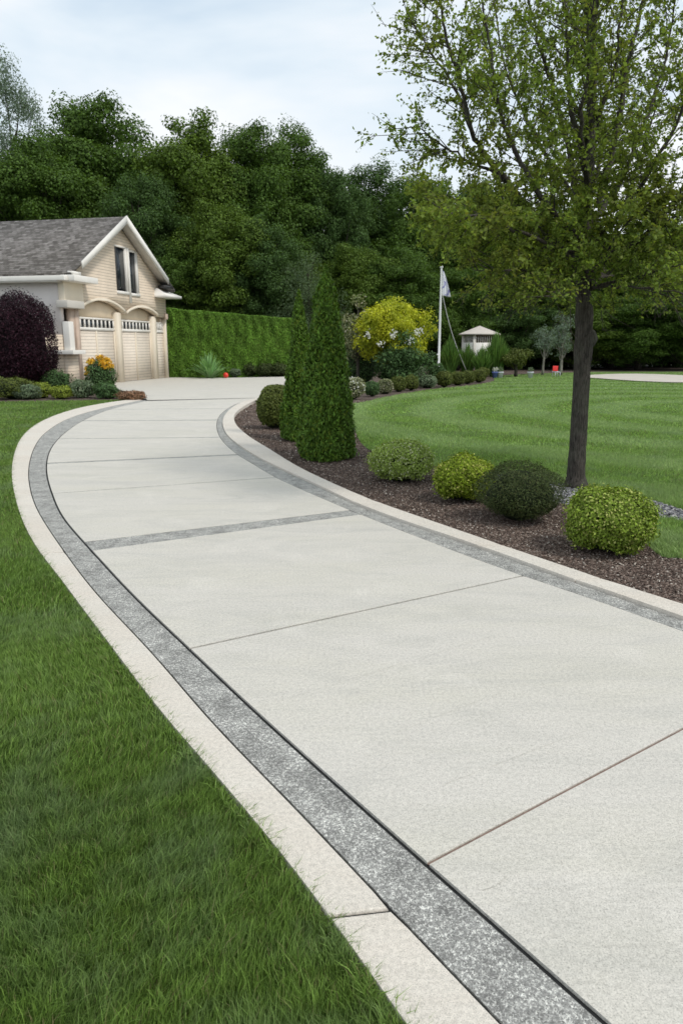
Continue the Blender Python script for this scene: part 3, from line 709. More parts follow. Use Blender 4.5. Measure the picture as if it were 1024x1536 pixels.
shrub('low_shrub', 142, 180, 575, 599, 'green_shrub_leaf', 'green shrub under the orange flowered bush', 'shrub', 3000, .06, HB, amp=.2, stick=.25)
shrub('low_shrub', 176, 220, 587, 602, 'russet_leaf', 'flat russet brown ground shrub at the drive edge', 'shrub', 2600, .05, HB, amp=.16, stick=.2)
e = shrub('flowering_bush', 130, 176, 541, 592, 'green_shrub_leaf', 'green bush topped with orange yellow blossom before the garage', 'bush', 3600, .07, amp=.1)
h_ = e.children[0].dimensions.z
mb = MB(); n = 2000; D = rdirs(n); D[:, 2] = np.abs(D[:, 2]); w_ = 46 / depth_scale(e.location.y) * .5
cl = np.c_[rng.uniform(-1, 1, (26, 2)) * w_ * .72, np.zeros(26)]; cl[:, 2] = 1.26 - .55 * (np.hypot(cl[:, 0], cl[:, 1]) / w_) ** 2 * rng.uniform(.6, 1.3, 26)
P = cl[rng.integers(0, 26, n)] + rdirs(n) * rng.uniform(0, .15, (n, 1)) * np.array([1, 1, .7])
V, q, r = leaves(P, D, .06, .05); mb.add(V, q, 'orange_flower', r); mb.build('blossom', e)
shrub('purple_bush', -16, 90, 440, 590, 'purple_leaf', 'large dark purple leaved bush in front of the house wall', 'bush', 34000, .08, core='purple_core', amp=.05, stick=.12, power=.85, up=.4, asp=.45, Y=26.2)

# ---- hedge
def hedge():
    A = Vector((g(243, 567)[0], 38.6, -.1)); Bq = Vector((*g(452, 563), -.1)); Bq = Vector((g(452, 563)[0], 41.0, -.1))
    d = (Bq - A); L = d.length; ang = math.atan2(d.y, d.x)
    hA = at(250, 462, A.y).z + .1; hB = at(448, 479, Bq.y).z + .1
    e = empty('hedge', A, 'long tall clipped hedge running right from the garage', 'hedge', None, ang)
    n = 70000; D = 1.0; P = []; Nn = []
    f = rng.random(n); x = rng.uniform(0, L, n); H = hA + (hB - hA) * x / L
    z = rng.random(n) ** .9 * H; y = -.02 + rng.random(n) ** 2 * .22 + .06 * np.sin(x * 5.3 + z * 2) * np.sin(z * 3.1 + x) + .05 * np.sin(x * 13 + 2 * np.sin(z * 2))
    front = f < .72; top = (f >= .72) & (f < .94)
    z = np.where(top, H - rng.random(n) ** 2 * .15 + .03 * np.sin(x * 4), z); y = np.where(top, rng.uniform(0, D, n), y)
    side = f >= .94; x = np.where(side, L - rng.random(n) ** 2 * .1, x); y = np.where(side, rng.uniform(0, D, n), y)
    P = np.c_[x, y, z]; Nn = np.zeros((n, 3)); Nn[front] = (0, -1, .35); Nn[top] = (0, -.2, 1); Nn[side] = (1, 0, .2)
    mb = MB(); V, q, r = leaves(P, Nn, .085, .042, np.array([[0, -.3, .9]] * n), .6, .8); mb.add(V, q, 'hedge_leaf', r)
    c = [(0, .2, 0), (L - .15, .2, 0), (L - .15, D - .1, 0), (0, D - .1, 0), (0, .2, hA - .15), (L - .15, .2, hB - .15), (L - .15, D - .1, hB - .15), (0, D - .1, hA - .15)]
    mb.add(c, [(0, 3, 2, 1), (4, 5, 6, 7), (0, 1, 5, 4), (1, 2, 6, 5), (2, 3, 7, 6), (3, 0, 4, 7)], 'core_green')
    mb.build('foliage', e)
hedge()
LS = 'dark low shrubs along the hedge foot'
for i, (a, b, t, l) in enumerate(((344, 362, 552, 'small pale green shrub right of the red ball'), (360, 388, 545, 'dark low shrub at the hedge foot, left one'), (384, 412, 546, 'dark low shrub at the hedge foot, middle one'), (406, 434, 545, 'dark low shrub at the hedge foot, partly behind the boxwood'))):
    shrub('hedge_foot_shrub', a, b, t, 566.3, 'dark_shrub_leaf' if i else 'grey_shrub_leaf', l, 'shrub', 1500, .09, LS, amp=.12)

def sword(name, px, base, ytop, w_px, n, label, cat, mat, Y=None, wid=.05, spread=1.0, arch=.35, segs=6):
    ytop -= 12 if arch < .3 else 14
    gx, gy = (g(px, base, -.05) if Y is None else (at(px, base, Y).x, Y)); s = depth_scale(gy); H = at(px, ytop, gy).z + .05; Wd = w_px / s * .5
    e = empty(name, (gx, gy, -.05), label, cat)
    V = []; Q = []; rr = []
    for i in range(n):
        a = rng.uniform(0, 2 * math.pi); o = rng.uniform(.02, 1) ** .8 * Wd * spread; h = H * rng.uniform(.7, 1.0) * (1 - .35 * (o / Wd)) ; b0 = rng.uniform(0, .35) * Wd * (1 if arch < .3 else .2)
        dx, dy = math.cos(a), math.sin(a); bv = rng.random(); a2 = rng.uniform(0, 3.14) if arch < .3 else a + 1.57
        k0 = len(V)
        for k in range(segs + 1):
            t = k / segs; rad = b0 + (o - b0) * t ** (1.5 if arch < .3 else 1.0); z = h * (t - arch * t ** 3 * (o / Wd)) ; ww = wid * (1 - t) ** .6 * .5 + .002
            V += [(dx * rad - math.cos(a2) * ww, dy * rad - math.sin(a2) * ww, z), (dx * rad + math.cos(a2) * ww, dy * rad + math.sin(a2) * ww, z + .0)]
            if k: Q.append((k0 + 2 * k - 2, k0 + 2 * k - 1, k0 + 2 * k + 1, k0 + 2 * k)); rr.append(bv)
    mb = MB(); mb.add(V, Q, mat, np.array(rr)); mb.build('leaves', e); return e
sword('yucca', 315, 566.8, 526, 68, 120, 'spiky blue green yucca in front of the hedge', 'yucca', 'yucca_leaf', 37.4, wid=.12, arch=.45, spread=1.25)
sword('ornamental_grass', 674, 560, 507, 44, 620, 'clump of tall green grass right of the flagpole', 'ornamental grass', 'reed_leaf', 41, .07, 1, .2)
sword('ornamental_grass', 700, 560, 519, 40, 560, 'clump of tall green grass hiding the gazebo foot', 'ornamental grass', 'reed_leaf', 41.5, .07, 1, .2)
sword('ornamental_grass', 722, 562, 523, 40, 560, 'shorter grass clump before the gazebo right side', 'ornamental grass', 'reed_leaf', 40, .07, 1, .2)
sword('ornamental_grass', 743, 562, 497, 50, 700, 'tallest green grass clump, right of the gazebo', 'ornamental grass', 'reed_leaf', 40.5, .07, 1, .2)

# ---- generic tree variants
def crown_tree(name, H, Rw, base, ncl, per, ls, mat, seed, top_pow=1.5, clr=(.9, 1.5), asp=.6, trunk_r=None, bark='far_bark', lean=.0, droop=0.0, dens=1.0):
    """meshes for trunk (with limbs) and crown, origin at foot"""
    r = np.random.default_rng(seed); trunk_r = trunk_r or H * .018
    D = r.normal(size=(ncl * 3, 3)); D /= np.linalg.norm(D, axis=1, keepdims=True)
    rad = r.random(ncl * 3) ** .45; C = D * rad[:, None]; hz = (H - base) / 2
    w = 1 - .35 * np.clip(C[:, 2], 0, 1) ** top_pow; C = C[:ncl]; w = w[:ncl]
    C = np.c_[C[:, 0] * Rw * w, C[:, 1] * Rw * w, base + hz + C[:, 2] * hz * .93]
    C *= lumps(C / H, .05, 6, 6, seed)[:, None]
    cr = r.uniform(*clr, ncl)
    P = []; Nn = []
    for c, k in zip(C, cr):
        m = int(per * (k / clr[1]) ** 2 * dens); d = r.normal(size=(m, 3)); d /= np.linalg.norm(d, axis=1, keepdims=True)
        rr = (r.random(m) ** .38)[:, None] * lumps(d, .22, 6, 3, r.integers(1e6))[:, None]
        p = c + d * rr * np.array([k, k, k * .72]); p[:, 2] -= droop * (np.linalg.norm(d[:, :2], axis=1)) * k * r.random(m)
        P.append(p); Nn.append(d + np.array([0, 0, .6]))
    P = np.concatenate(P); Nn = np.concatenate(Nn)
    td = np.tile([[0, 0, -1.0]], (len(P), 1)) if droop else None
    V, q, rv = leaves(P, Nn, ls, ls * asp, td, .8, .9)
    crown = MB().add(V, q, mat, rv)
    t = MB(); n = 9; zz = np.linspace(0, H * .82, n); pts = np.c_[np.sin(zz * .5 + seed) * .02 * H * lean, np.cos(zz * .4 + seed) * .02 * H * lean, zz]
    V, Q, T = tube(pts, trunk_r * (1 - .85 * zz / zz[-1]) + .01, 9, .06); t.tube(V, Q, T, bark)
    sel = r.permutation(ncl)[:min(ncl, 46)]; B_ = C[sel]; za = np.clip(B_[:, 2] - np.linalg.norm(B_[:, :2], axis=1) * .9 - .1 * H, base * .5 + .3, H * .8)
    A_ = np.c_[np.interp(za, zz, pts[:, 0]), np.interp(za, zz, pts[:, 1]), za]; M_ = (A_ + B_) / 2 + np.array([0, 0, -.03 * H])
    V, q = sticks(A_, M_, trunk_r * .35, trunk_r * .22, 5); t.add(V, q, bark); V, q = sticks(M_, B_, trunk_r * .22, trunk_r * .07, 5); t.add(V, q, bark)
    return t.mesh(name + '_trunk', True), crown.mesh(name + '_crown')
VAR = []
for i, (H, Rw, base, m, sd) in enumerate(((18, 5.2, 1.0, 'wood_leaf_a', 11), (18, 4.6, .8, 'wood_leaf_b', 22), (18, 5.6, 1.2, 'wood_leaf_c', 33), (18, 5.0, .5, 'wood_leaf_a', 44), (18, 4.2, 2.5, 'wood_leaf_c', 55))):
    VAR.append(crown_tree('woodland_tree', H, Rw, base, 210, 1150, .195, m, sd, clr=(.8, 1.65), asp=.72))
VAR.append(crown_tree('wispy', 18, 4.0, 2, 120, 620, .17, 'blue_leaf', 66, clr=(.9, 1.6)))
VAR.append(crown_tree('willow', 18, 5.6, .5, 90, 420, .26, 'willow_leaf', 77, clr=(1, 1.8), asp=.35, droop=1.2))
def place_tree(v, px, ytop, Y, wpx, label, group='woodland trees beyond the garden', name='woodland_tree', cat='tree', rz=None):
    top = at(px, ytop, Y); H = top.z + .1; s = depth_scale(Y, 5)
    e = empty(name, (top.x, Y, -.1), label, cat, group, rng.uniform(0, 6.28) if rz is None else rz)
    Rv = (5.2, 4.6, 5.6, 5.0, 4.2, 4.0, 5.6)[v]; k = (wpx / s) / (Rv * 2.15) * 1.25; e.scale = (k, k, H / 17.3)
    a = link('trunk', VAR[v][0], e); b = link('crown', VAR[v][1], e); return e
T_ = [  # variant, px, top, Y, width px
 (5, 6, 88, 56, 104, 'wispy blue green tree at the far left, taller than its neighbours'),
 (0, 138, 137, 55, 190, 'tall rounded tree rising above the garage roof'),
 (3, 60, 225, 49, 160, 'dark green tree directly behind the house roof'),
 (1, 288, 160, 52, 150, 'tallest lumpy tree above the garage gable peak'),
 (2, 205, 255, 47, 130, 'lower dark tree between house gable and the tall trees'),
 (0, 375, 180, 54, 150, 'tall tree above the left half of the hedge'),
 (3, 445, 202, 56, 140, 'tall tree above the right half of the hedge'),
 (1, 335, 290, 46, 120, 'lower tree leaning over the left end of the hedge'),
 (2, 505, 246, 55, 110, 'narrow tree just above the clipped conifers'),
 (4, 562, 262, 60, 120, 'tree with open gaps left of the flagpole'),
 (0, 632, 262, 57, 130, 'dark tree directly behind the flag'),
 (2, 700, 272, 60, 130, 'dark tree behind the gazebo roof, left side'),
 (1, 772, 285, 57, 140, 'dark tree behind the gazebo, right side'),
 (3, 850, 320, 60, 150, 'dark tree behind the trunk of the shade tree'),
 (0, 930, 345, 56, 150, 'dark tree beyond the sandy path, middle of the right side'),
 (2, 1010, 335, 58, 150, 'dark tree beyond the sandy path at the right edge'),
 (1, 1090, 330, 58, 160, 'dark tree past the right edge beyond the sandy path'),
 (6, 462, 372, 44, 110, 'grey green willowy tree just behind the clipped conifers'),
 (2, 400, 330, 46, 120, 'lower dark tree over the middle of the hedge'),
 (3, 262, 380, 46, 90, 'small dark tree between garage gable and hedge'),
 (1, 540, 360, 50, 110, 'low dark tree behind the yellow tree, left side'),
 (3, 610, 380, 50, 120, 'low dark tree behind the yellow tree, right side'),
 (0, 690, 400, 52, 120, 'low dark tree between flagpole and gazebo'),
 (2, 775, 410, 52, 110, 'low dark tree behind the two slender young trees'),
 (1, 880, 430, 52, 120, 'low bright edged tree right of the shade tree trunk'),
 (3, 965, 440, 51, 120, 'low dark tree behind the sandy path, left part'),
 (0, 1045, 435, 51, 120, 'low dark tree behind the sandy path, right part'),
 (4, -50, 240, 52, 120, 'dark tree past the left edge behind the house'),
 (1, 120, 330, 46, 120, 'low tree hidden mostly behind the garage ridge')]
for t in T_: place_tree(t[0], t[1], t[2], t[3], t[4], t[5])
# shaded undergrowth at the wood's edge, one far-off mass
n = 90000; x = rng.uniform(-50, 65, n); y = rng.uniform(56, 66, n); hh = 4.5 + 1.5 * np.sin(x * .7) + 1.2 * np.sin(x * 1.9 + 1) + np.sin(x * 4.1)
z = rng.random(n) * hh; V, q, r = leaves(np.c_[x, y, z], np.tile([[0, -.4, .5]], (n, 1)), .4, .3, None, 1, 1.6)
o = link('undergrowth', np_mesh('undergrowth', V, q, None, ['wood_leaf_c'], r)); tag(o, 'dark tangled undergrowth under the far wood edge', 'undergrowth', kind='stuff')

# yellow crowned small tree
def special_tree(name, px, Y, ytop, wpx, base_z, ncl, per, ls, mat, label, cat, clr, bark='far_bark', seed=5, flowers=None, droop=0, group=None, tr=None, lean=0, dens=1):
    s = depth_scale(Y, 2); p = at(px, ytop, Y); H = p.z + .05
    t, c = crown_tree(name, H, wpx / s / 2.1, base_z, ncl, per, ls, mat, seed, clr=clr, bark=bark, droop=droop, trunk_r=tr, lean=lean, dens=dens)
    e = empty(name, (p.x, Y, -.05), label, cat, group); link('trunk', t, e); link('crown', c, e); return e
ey = special_tree('golden_tree', 592, 31, 440, 126, .95, 110, 420, .10, 'yellow_tree_leaf', 'small tree with bright yellow crown left of the flagpole', 'tree', (.3, .55), seed=8)
special_tree('green_tree', 610, 29.9, 503, 76, .1, 46, 330, .10, 'green_shrub_leaf', 'dark green leafy tree growing below the yellow crown', 'tree', (.3, .55), seed=9)
special_tree('variegated_tree', 537, 31.5, 440, 52, 1.2, 30, 150, .09, 'pale_shrub_leaf', 'thin pale leaved tree between conifer and yellow tree', 'tree', (.25, .45), seed=10)
mbf = MB(); P = []
for (a, b) in ((588, 504), (614, 511), (632, 496), (552, 501), (571, 516), (625, 499), (592, 499)):
    c = at(a, b, 29.3); P.append(np.array(c) + rdirs(20) * rng.uniform(0, .2, (20, 1)))
P = np.concatenate(P); P = P - np.array([ey.location.x, ey.location.y, ey.location.z]); V, q, r = leaves(P, np.tile([[0, -1., .5]], (len(P), 1)), .075, .06); mbf.add(V, q, 'white_flower', r); mbf.build('blossom', ey)
special_tree('umbrella_shrub', 775, 40, 524, 44, .6, 26, 220, .1, 'box_leaf', 'low umbrella shaped olive tree right of the tall grasses', 'tree', (.25, .4), seed=12, tr=.09)
YT = 'slender young trees before the wood'
special_tree('young_tree', 817, 42, 488, 34, 1.1, 34, 130, .08, 'blue_leaf', 'slender grey leaved young tree, the shorter of two', 'tree', (.2, .42), 'pale_bark', 13, group=YT, tr=.07, lean=1.2)
special_tree('young_tree', 845, 42.5, 470, 42, 1.0, 46, 150, .08, 'blue_leaf', 'slender grey leaved young tree, the taller beside the shade tree', 'tree', (.2, .45), 'pale_bark', 14, group=YT, tr=.085, lean=.6)

# ------------------------------------------------------------------ shade tree
def shade_tree():
    Y0 = g(863, 725)[1]; base = Vector((g(863, 725)[0], Y0, -.06))
    e = empty('shade_tree', base, 'tall open crowned shade tree with dark bark at the lawn edge', 'tree')
    def w(px, py, dy=0):
        p = at(px, py, Y0 + dy); return np.array(p - base)
    main = smooth_path([w(863, 731), w(864, 690), w(868, 640), w(871, 580), w(874, 520), w(876, 470), w(873, 430, .02), w(874, 380, .05), w(880, 300, .0), w(884, 220, -.05), w(887, 136, 0), w(887, 60, .05), w(889, 0, .1), w(893, -120, .15), w(890, -260, .2), w(895, -380, .2)], 5)
    L = np.linspace(0, 1, len(main)); hz = main[:, 2]
    rad = np.interp(hz, [0, .12, .5, 1.4, 1.75, 2.0, 2.4, 2.8, 3.6, 5, 8], [.165, .106, .096, .092, .092, .10, .068, .068, .055, .045, .012])
    bump = np.exp(-((hz - 1.62) / .12) ** 2) * .012; rad = rad + bump
    tr = MB(); V, Q, T = tube(main, rad, 26, .055); tr.tube(V, Q, T, 'bark')
    # knots
    for (px, py, r_) in ((888, 508, .055), ):
        c = w(px, py, 0); V, Q, T = tube([c + np.array([-.06, 0, -.12]), c + np.array([-.02, -.0, -.05]), c, c + np.array([-.02, 0, .06]), c + np.array([-.06, 0, .13])], [.03, .055, .06, .05, .02], 10, .05); tr.tube(V, Q, T, 'bark')
    tr.build('trunk', e, smooth=True)
    limbs = [  # pixel paths with distance offset and start radius
     ([(873, 425, 0), (862, 398, -.05), (840, 372, -.1), (800, 325, -.25), (759, 272, -.4), (730, 235, -.5), (709, 200, -.6), (690, 130, -.7), (670, 60, -.7), (655, -20, -.8)], .05),
     ([(759, 272, -.4), (735, 255, -.45), (700, 240, -.5), (660, 215, -.6), (625, 190, -.7)], .022),
     ([(709, 200, -.6), (680, 130, -.3), (640, 70, -.1), (610, 20, 0)], .02),
     ([(872, 345, .05), (862, 290, .15), (852, 225, .3), (835, 160, .45), (823, 113, .5), (805, 60, .6), (790, 0, .7), (775, -100, .8)], .042),
     ([(877, 260, 0), (866, 205, -.1), (854, 159, -.25), (850, 80, -.3), (845, 0, -.4), (835, -110, -.5)], .034),
     ([(893, 195, 0), (905, 150, -.1), (922, 100, -.15), (928, 50, -.2), (935, -20, -.2), (945, -120, -.3)], .03),
     ([(895, 310, 0), (905, 275, .05), (920, 210, .15), (931, 159, .2), (940, 90, .25), (955, 40, .3), (970, -40, .35), (985, -130, .4)], .045),
     ([(880, 345, .02), (905, 310, .3), (935, 262, .5), (955, 210, .65), (975, 160, .8), (995, 100, .9), (1008, 30, .95), (1020, -60, 1.0)], .036),
     ([(877, 425, 0), (890, 405, -.1), (912, 385, -.3), (945, 368, -.5), (981, 340, -.7), (1010, 300, -.8), (1045, 250, -.9), (1100, 180, -1.0)], .045),
     ([(981, 340, -.7), (1010, 325, -.8), (1060, 290, -.85)], .018),
     ([(884, 432, 0), (900, 415, .2), (913, 385, .4), (925, 340, .7), (945, 280, 1.0), (970, 200, 1.2), (1000, 120, 1.4)], .04),
     ([(870, 400, 0), (845, 375, .2), (800, 350, .4), (741, 322, .6), (690, 300, .7), (640, 290, .8)], .028),
     ([(872, 415, 0), (830, 405, -.4), (780, 405, -.8), (740, 405, -1.0), (710, 405, -1.1)], .02),
     ([(878, 420, 0), (930, 412, .4), (985, 405, .8), (1040, 410, 1.0)], .02),
     ([(884, 430, 0), (950, 418, -.3), (1010, 400, -.5), (1060, 390, -.6)], .018),
     ([(870, 390, 0), (820, 365, .7), (760, 345, 1.2), (700, 335, 1.5)], .026), ([(872, 400, 0), (830, 370, -.7), (770, 345, -1.2), (715, 325, -1.5), (665, 320, -1.6)], .026),
     ([(870, 420, 0), (835, 425, .5), (790, 425, .9), (755, 425, 1.1)], .018), ([(875, 425, 0), (850, 430, -.8), (820, 445, -1.3)], .018), ([(870, 380, 0), (800, 370, 0), (740, 350, .1), (690, 330, .1)], .022),
     ([(884, 425, 0), (940, 395, 1.0), (1000, 370, 1.5), (1060, 350, 1.8)], .024), ([(884, 430, 0), (935, 430, -.8), (990, 435, -1.2), (1040, 440, -1.3)], .018), ([(884, 415, 0), (920, 360, -.6), (960, 310, -1.0)], .02),
     ([(878, 330, 0), (880, 280, -.5), (870, 200, -1.0), (880, 100, -1.4), (890, 0, -1.7)], .036),
     ([(880, 340, 0), (850, 280, .8), (800, 200, 1.3), (760, 110, 1.7), (740, 0, 2.0)], .036),
     ([(878, 370, 0), (840, 330, -.6), (790, 260, -1.0), (750, 170, -1.2), (735, 80, -1.3), (720, -20, -1.4)], .036),
     ([(884, 370, 0), (930, 320, -.5), (990, 230, -.9), (1040, 120, -1.1), (1070, 0, -1.3)], .03),
     ([(882, 300, 0), (900, 230, 1.0), (900, 140, 1.5), (905, 40, 1.9)], .03),
     ([(888, 60, 0), (860, -40, .2), (820, -160, .3)], .03), ([(889, 20, 0), (930, -80, -.3), (970, -200, -.4)], .03), ([(893, -100, 0), (870, -200, -.4), (850, -300, -.5)], .025)]
    br = MB(); TP = []; TD = []; TL = []
    for path, r0 in limbs:
        pp = smooth_path([w(*q) for q in path], 5); pp[1:-1] += rng.normal(size=(len(pp) - 2, 3)) * .008
        n = len(pp); rr = r0 * (1 - .8 * np.linspace(0, 1, n) ** .9); V, Q, T = tube(pp, rr, 7, .04); br.tube(V, Q, T, 'bark')
        ll = np.concatenate([[0], np.cumsum(np.linalg.norm(np.diff(pp, axis=0), axis=1))]); tot = ll[-1]
        m = max(8, int(tot * 14)); ts = rng.uniform(.16 if tot > 1 else .05, 1, m) * tot
        for t in list(ts) + [tot]:
            p = np.array([np.interp(t, ll, pp[:, i]) for i in range(3)]); i = min(n - 2, int(np.searchsorted(ll, t)) - 1); d = pp[i + 1] - pp[i]; d /= np.linalg.norm(d) + 1e-9
            TP.append(p); TD.append(d); TL.append(rng.uniform(.3, .72) * (1.1 - .35 * t / tot))
    for t in rng.uniform(.42, .98, 60):
        i = int(t * (len(main) - 2)); TP.append(main[i]); TD.append(unit((main[i + 1] - main[i])[None])[0]); TL.append(rng.uniform(.25, .5))
    TP = np.array(TP); TD = np.array(TD); TL = np.array(TL); n = len(TP)
    out = rdirs(n); out = unit(out - TD * np.sum(out * TD, 1, keepdims=True)); td = unit(TD * .75 + out * .9 + np.array([0, 0, .12])); 
    low = (TP[:, 2] < 3.1)[:, None]; td = unit(np.where(low, td + np.array([0, 0, -.16]), td))
    E = TP + td * TL[:, None]; V, q = sticks(TP, E, .0055, .0025, 4); br.add(V, q, 'bark')
    # twigs
    k = 6; ix = np.repeat(np.arange(n), k); f = rng.uniform(.25, 1, n * k)[:, None]; A = TP[ix] + (E - TP)[ix] * f
    d2 = unit(td[ix] * .8 + rdirs(n * k) * .8 + np.array([0, 0, .05])); l2 = rng.uniform(.1, .28, n * k)[:, None]; B2 = A + d2 * l2
    V, q = sticks(A, B2, .0028, .0014, 3); br.add(V, q, 'bark'); br.build('branches', e, smooth=True)
    k = 34; ix2 = np.repeat(np.arange(len(A)), k); f = rng.uniform(.0, 1.05, len(ix2))[:, None]; P = A[ix2] + (B2 - A)[ix2] * f + rdirs(len(ix2)) * rng.uniform(.01, .05, (len(ix2), 1))
    # thin out above, denser low down
    keep = rng.random(len(P)) < np.interp(P[:, 2], [1.95, 2.2, 2.5, 2.9, 3.4, 4.2], [0, .35, .85, .9, .5, .33]); P = P[keep]; dd = d2[ix2][keep]
    V, q, r = leaves(P, np.tile([[0, 0, .7]], (len(P), 1)), .044, .028, dd + np.array([0, 0, -.3]), .9, 1.0)
    MB().add(V, q, 'shade_leaf', r).build('crown', e)
    print('shade leaves', len(P))
shade_tree()

# ------------------------------------------------------------------ garage house
def house():
    A = g(182.5, 573.4); Bq = g(253, 566.6); ang = math.atan2(Bq[1] - A[1], Bq[0] - A[0])
    e = empty('garage_house', (A[0], A[1], 0), 'cream sided house end with two arched garage doors and grey roof', 'house', None, ang)
    UL, UR, C, AP, EZ = -4.0, 4.85, .40, 6.75, 4.15       # wall left / right, ridge u, ridge height, wall head
    DEP = 10.0; sl = .588
    def zr(u): return 6.88 - abs(u - C) * sl
    def plate(name, outer, holes, y0, y1, mat, parent):
        polys = [[Vector((p[0], p[1], 0)) for p in q] for q in [outer] + holes]; tr = tessellate_polygon(polys); fl = [p for q in polys for p in q]
        n = len(fl); V = [(p.x, y0, p.y) for p in fl] + [(p.x, y1, p.y) for p in fl]; mb = MB()
        T = [tuple(t) for t in tr] + [tuple(i + n for i in t[::-1]) for t in tr]; mb.add(V, T, mat); Q = []; k = 0
        for q in polys:
            m = len(q); Q += [(k + i, k + (i + 1) % m, n + k + (i + 1) % m, n + k + i) for i in range(m)]; k += m
        n0 = 0; mb.f.append(np.array(Q)); mb.m.append(np.full(len(Q), 0)); mb.r.append(np.full(len(Q), .5))
        o = mb.build(name, parent)
        bm = bmesh.new(); bm.from_mesh(o.data); bmesh.ops.recalc_face_normals(bm, faces=bm.faces); bm.to_mesh(o.data); bm.free(); return o
    def arc(u0, u1, zs, zt, n=16, rev=False):
        c = [(u0 + (u1 - u0) * i / n, zs + (zt - zs) * math.sin(math.pi * i / n) ** .8) for i in range(n + 1)]
        return c[::-1] if rev else c
    a1 = arc(-3.02, .62, 2.98, 3.42); a2 = arc(.74, 3.85, 2.95, 3.30)
    outer = [(UL, 3.0)] + a1 + a2 + [(UR, 2.95), (UR, zr(UR) - .02), (C, zr(C) - .1), (UL, zr(UL) - .02)]
    win = [[(.10, 3.92), (1.12, 3.92), (1.12, 5.74), (.10, 5.74)], [(1.26, 3.9), (2.1, 3.9), (2.1, 5.66), (1.26, 5.66)]]
    plate('gable_wall', outer, win, -.02, .2, 'siding', e)
    for name, a, rad in (('arch_trim', a1, .11), ('arch_trim', a2, .11)):
        top = [(u, z + rad) for u, z in a]; plate(name, a + top[::-1], [], -.10, -.022, 'cream_panel', e)
    # side + back walls
    w = MB(); w.box((UL, .2, 2.0), (UL + .25, DEP, 4.1), 'grey_stucco'); w.box((UL - .015, .2, 0), (UL + .22, DEP, 2.0), 'siding')
    w.box((UR - .25, .2, 0), (UR, DEP, 4.1), 'siding'); w.box((UL + .25, DEP - .25, 0), (UR - .25, DEP - .001, 6.0), 'siding'); w.build('wall', e)
    plate('tympanum_panel', [(-3.3, 2.66), (4.82, 2.66), (4.82, 3.0)] + [(4.0, 3.6), (-3.3, 3.6)], [], .24, .3, 'arch_panel', e)
    # piers
    for a_, b_, m_ in (((UL, -.02, 0), (-3.32, .2, 1.258), 'siding'), ((-3.62, .0, 1.43), (-3.32, .2, 2.98), 'tan_pier'), ((-3.31, -.03, 0), (-3.06, .32, 2.98), 'tan_pier')):
        p = MB(); p.box(a_, b_, m_); p.build('pier', e)
    for a_, b_ in (((-.02, .02, 0), (.38, .3, 3.0)), ((3.38, .02, 0), (3.78, .3, 2.95)), ((4.78, .02, 0), (4.9, .3, 2.94))):
        p = MB(); p.box(a_, b_, 'cream_panel'); p.build('pier', e)
    c = MB(); c.box((-3.98, -.12, 1.42), (-3.64, .16, 2.5), 'white_trim'); c.build('corner_column', e, bevel=.02)
    c = MB(); c.box((-4.2, -.35, 1.26), (-3.3, .3, 1.42), 'white_trim'); c.box((-4.2, .3, 1.26), (-4.02, DEP, 1.42), 'white_trim'); c.build('ledge', e, bevel=.01)
    c = MB(); c.box((-4.22, -.28, 3.0), (-3.02, .2, 3.28), 'soffit'); c.build('bracket', e, bevel=.02)
    c = MB(); c.box((-4.04, -.07, 3.285), (-2.7, .18, 4.05), 'cream_panel'); c.build('corner_panel', e, bevel=.01)
    # doors
    for (u0, u1, zt) in ((-3.05, -.03, 2.72), (.39, 3.37, 2.72), (3.79, 4.77, 2.70)):
        d = MB(); y = .17; d.box((u0, y, .01), (u1, .235, 2.20), 'door_siding')
        o = d.build('garage_door', e)
        f = MB(); f.box((u0, y - .035, 2.202), (u1, .235, 2.32), 'white_trim'); f.box((u0, y - .02, 2.64), (u1, .235, zt), 'white_trim')
        if u1 - u0 > 2: f.box(((u0 + u1) / 2 - .05, y - .03, .01), ((u0 + u1) / 2 + .05, y - .002, 2.198), 'cream_panel'); f.box((u0, y - .03, .012), (u0 + .1, y - .003, 2.198), 'cream_panel'); f.box((u1 - .1, y - .03, .012), (u1, y - .003, 2.198), 'cream_panel')
        nb = 9 if u1 - u0 > 2 else 5
        for i in range(nb + 1):
            x = u0 + .04 + (u1 - u0 - .08) * i / nb; f.box((x - .045, y - .015, 2.321), (x + .045, .2, 2.639), 'white_trim')
        f.build('frame', o)
        gl = MB(); gl.box((u0, .205, 2.321), (u1, .23, 2.639), 'dark_glass'); gl.build('pane', o)
    s = MB(); s.box((4.62, -.12, 2.85), (4.84, -.025, 3.12), 'tan_pier'); s.build('wall_lamp', e, bevel=.02)
    # gable windows
    for (u0, u1, z0, z1) in ((.10, 1.12, 3.92, 5.74), (1.26, 2.1, 3.9, 5.66)):
        f = MB(); t = .07; f.box((u0 - .02, -.06, z0 - .13), (u1 + .06, .1, z0), 'white_trim'); f.box((u0 - .02, -.05, z1), (u1 + .04, .1, z1 + .07), 'white_trim')
        f.box((u1 - .16, -.05, z0), (u1 + .001, .1, z1), 'white_trim'); f.box((u0, -.04, z0), (u0 + .09, .1, z1), 'charcoal_trim')
        o = f.build('window', e); gl = MB(); gl.box((u0 + .09, .03, z0), (u1 - .16, .06, z1), 'dark_glass'); gl.build('pane', o)
    f = MB(); f.box((1.125, -.09, 3.45), (1.255, -.022, 5.78), 'white_trim'); f.build('mullion_post', e)
    # roof
    OH = -.5; r = MB()
    th = .12
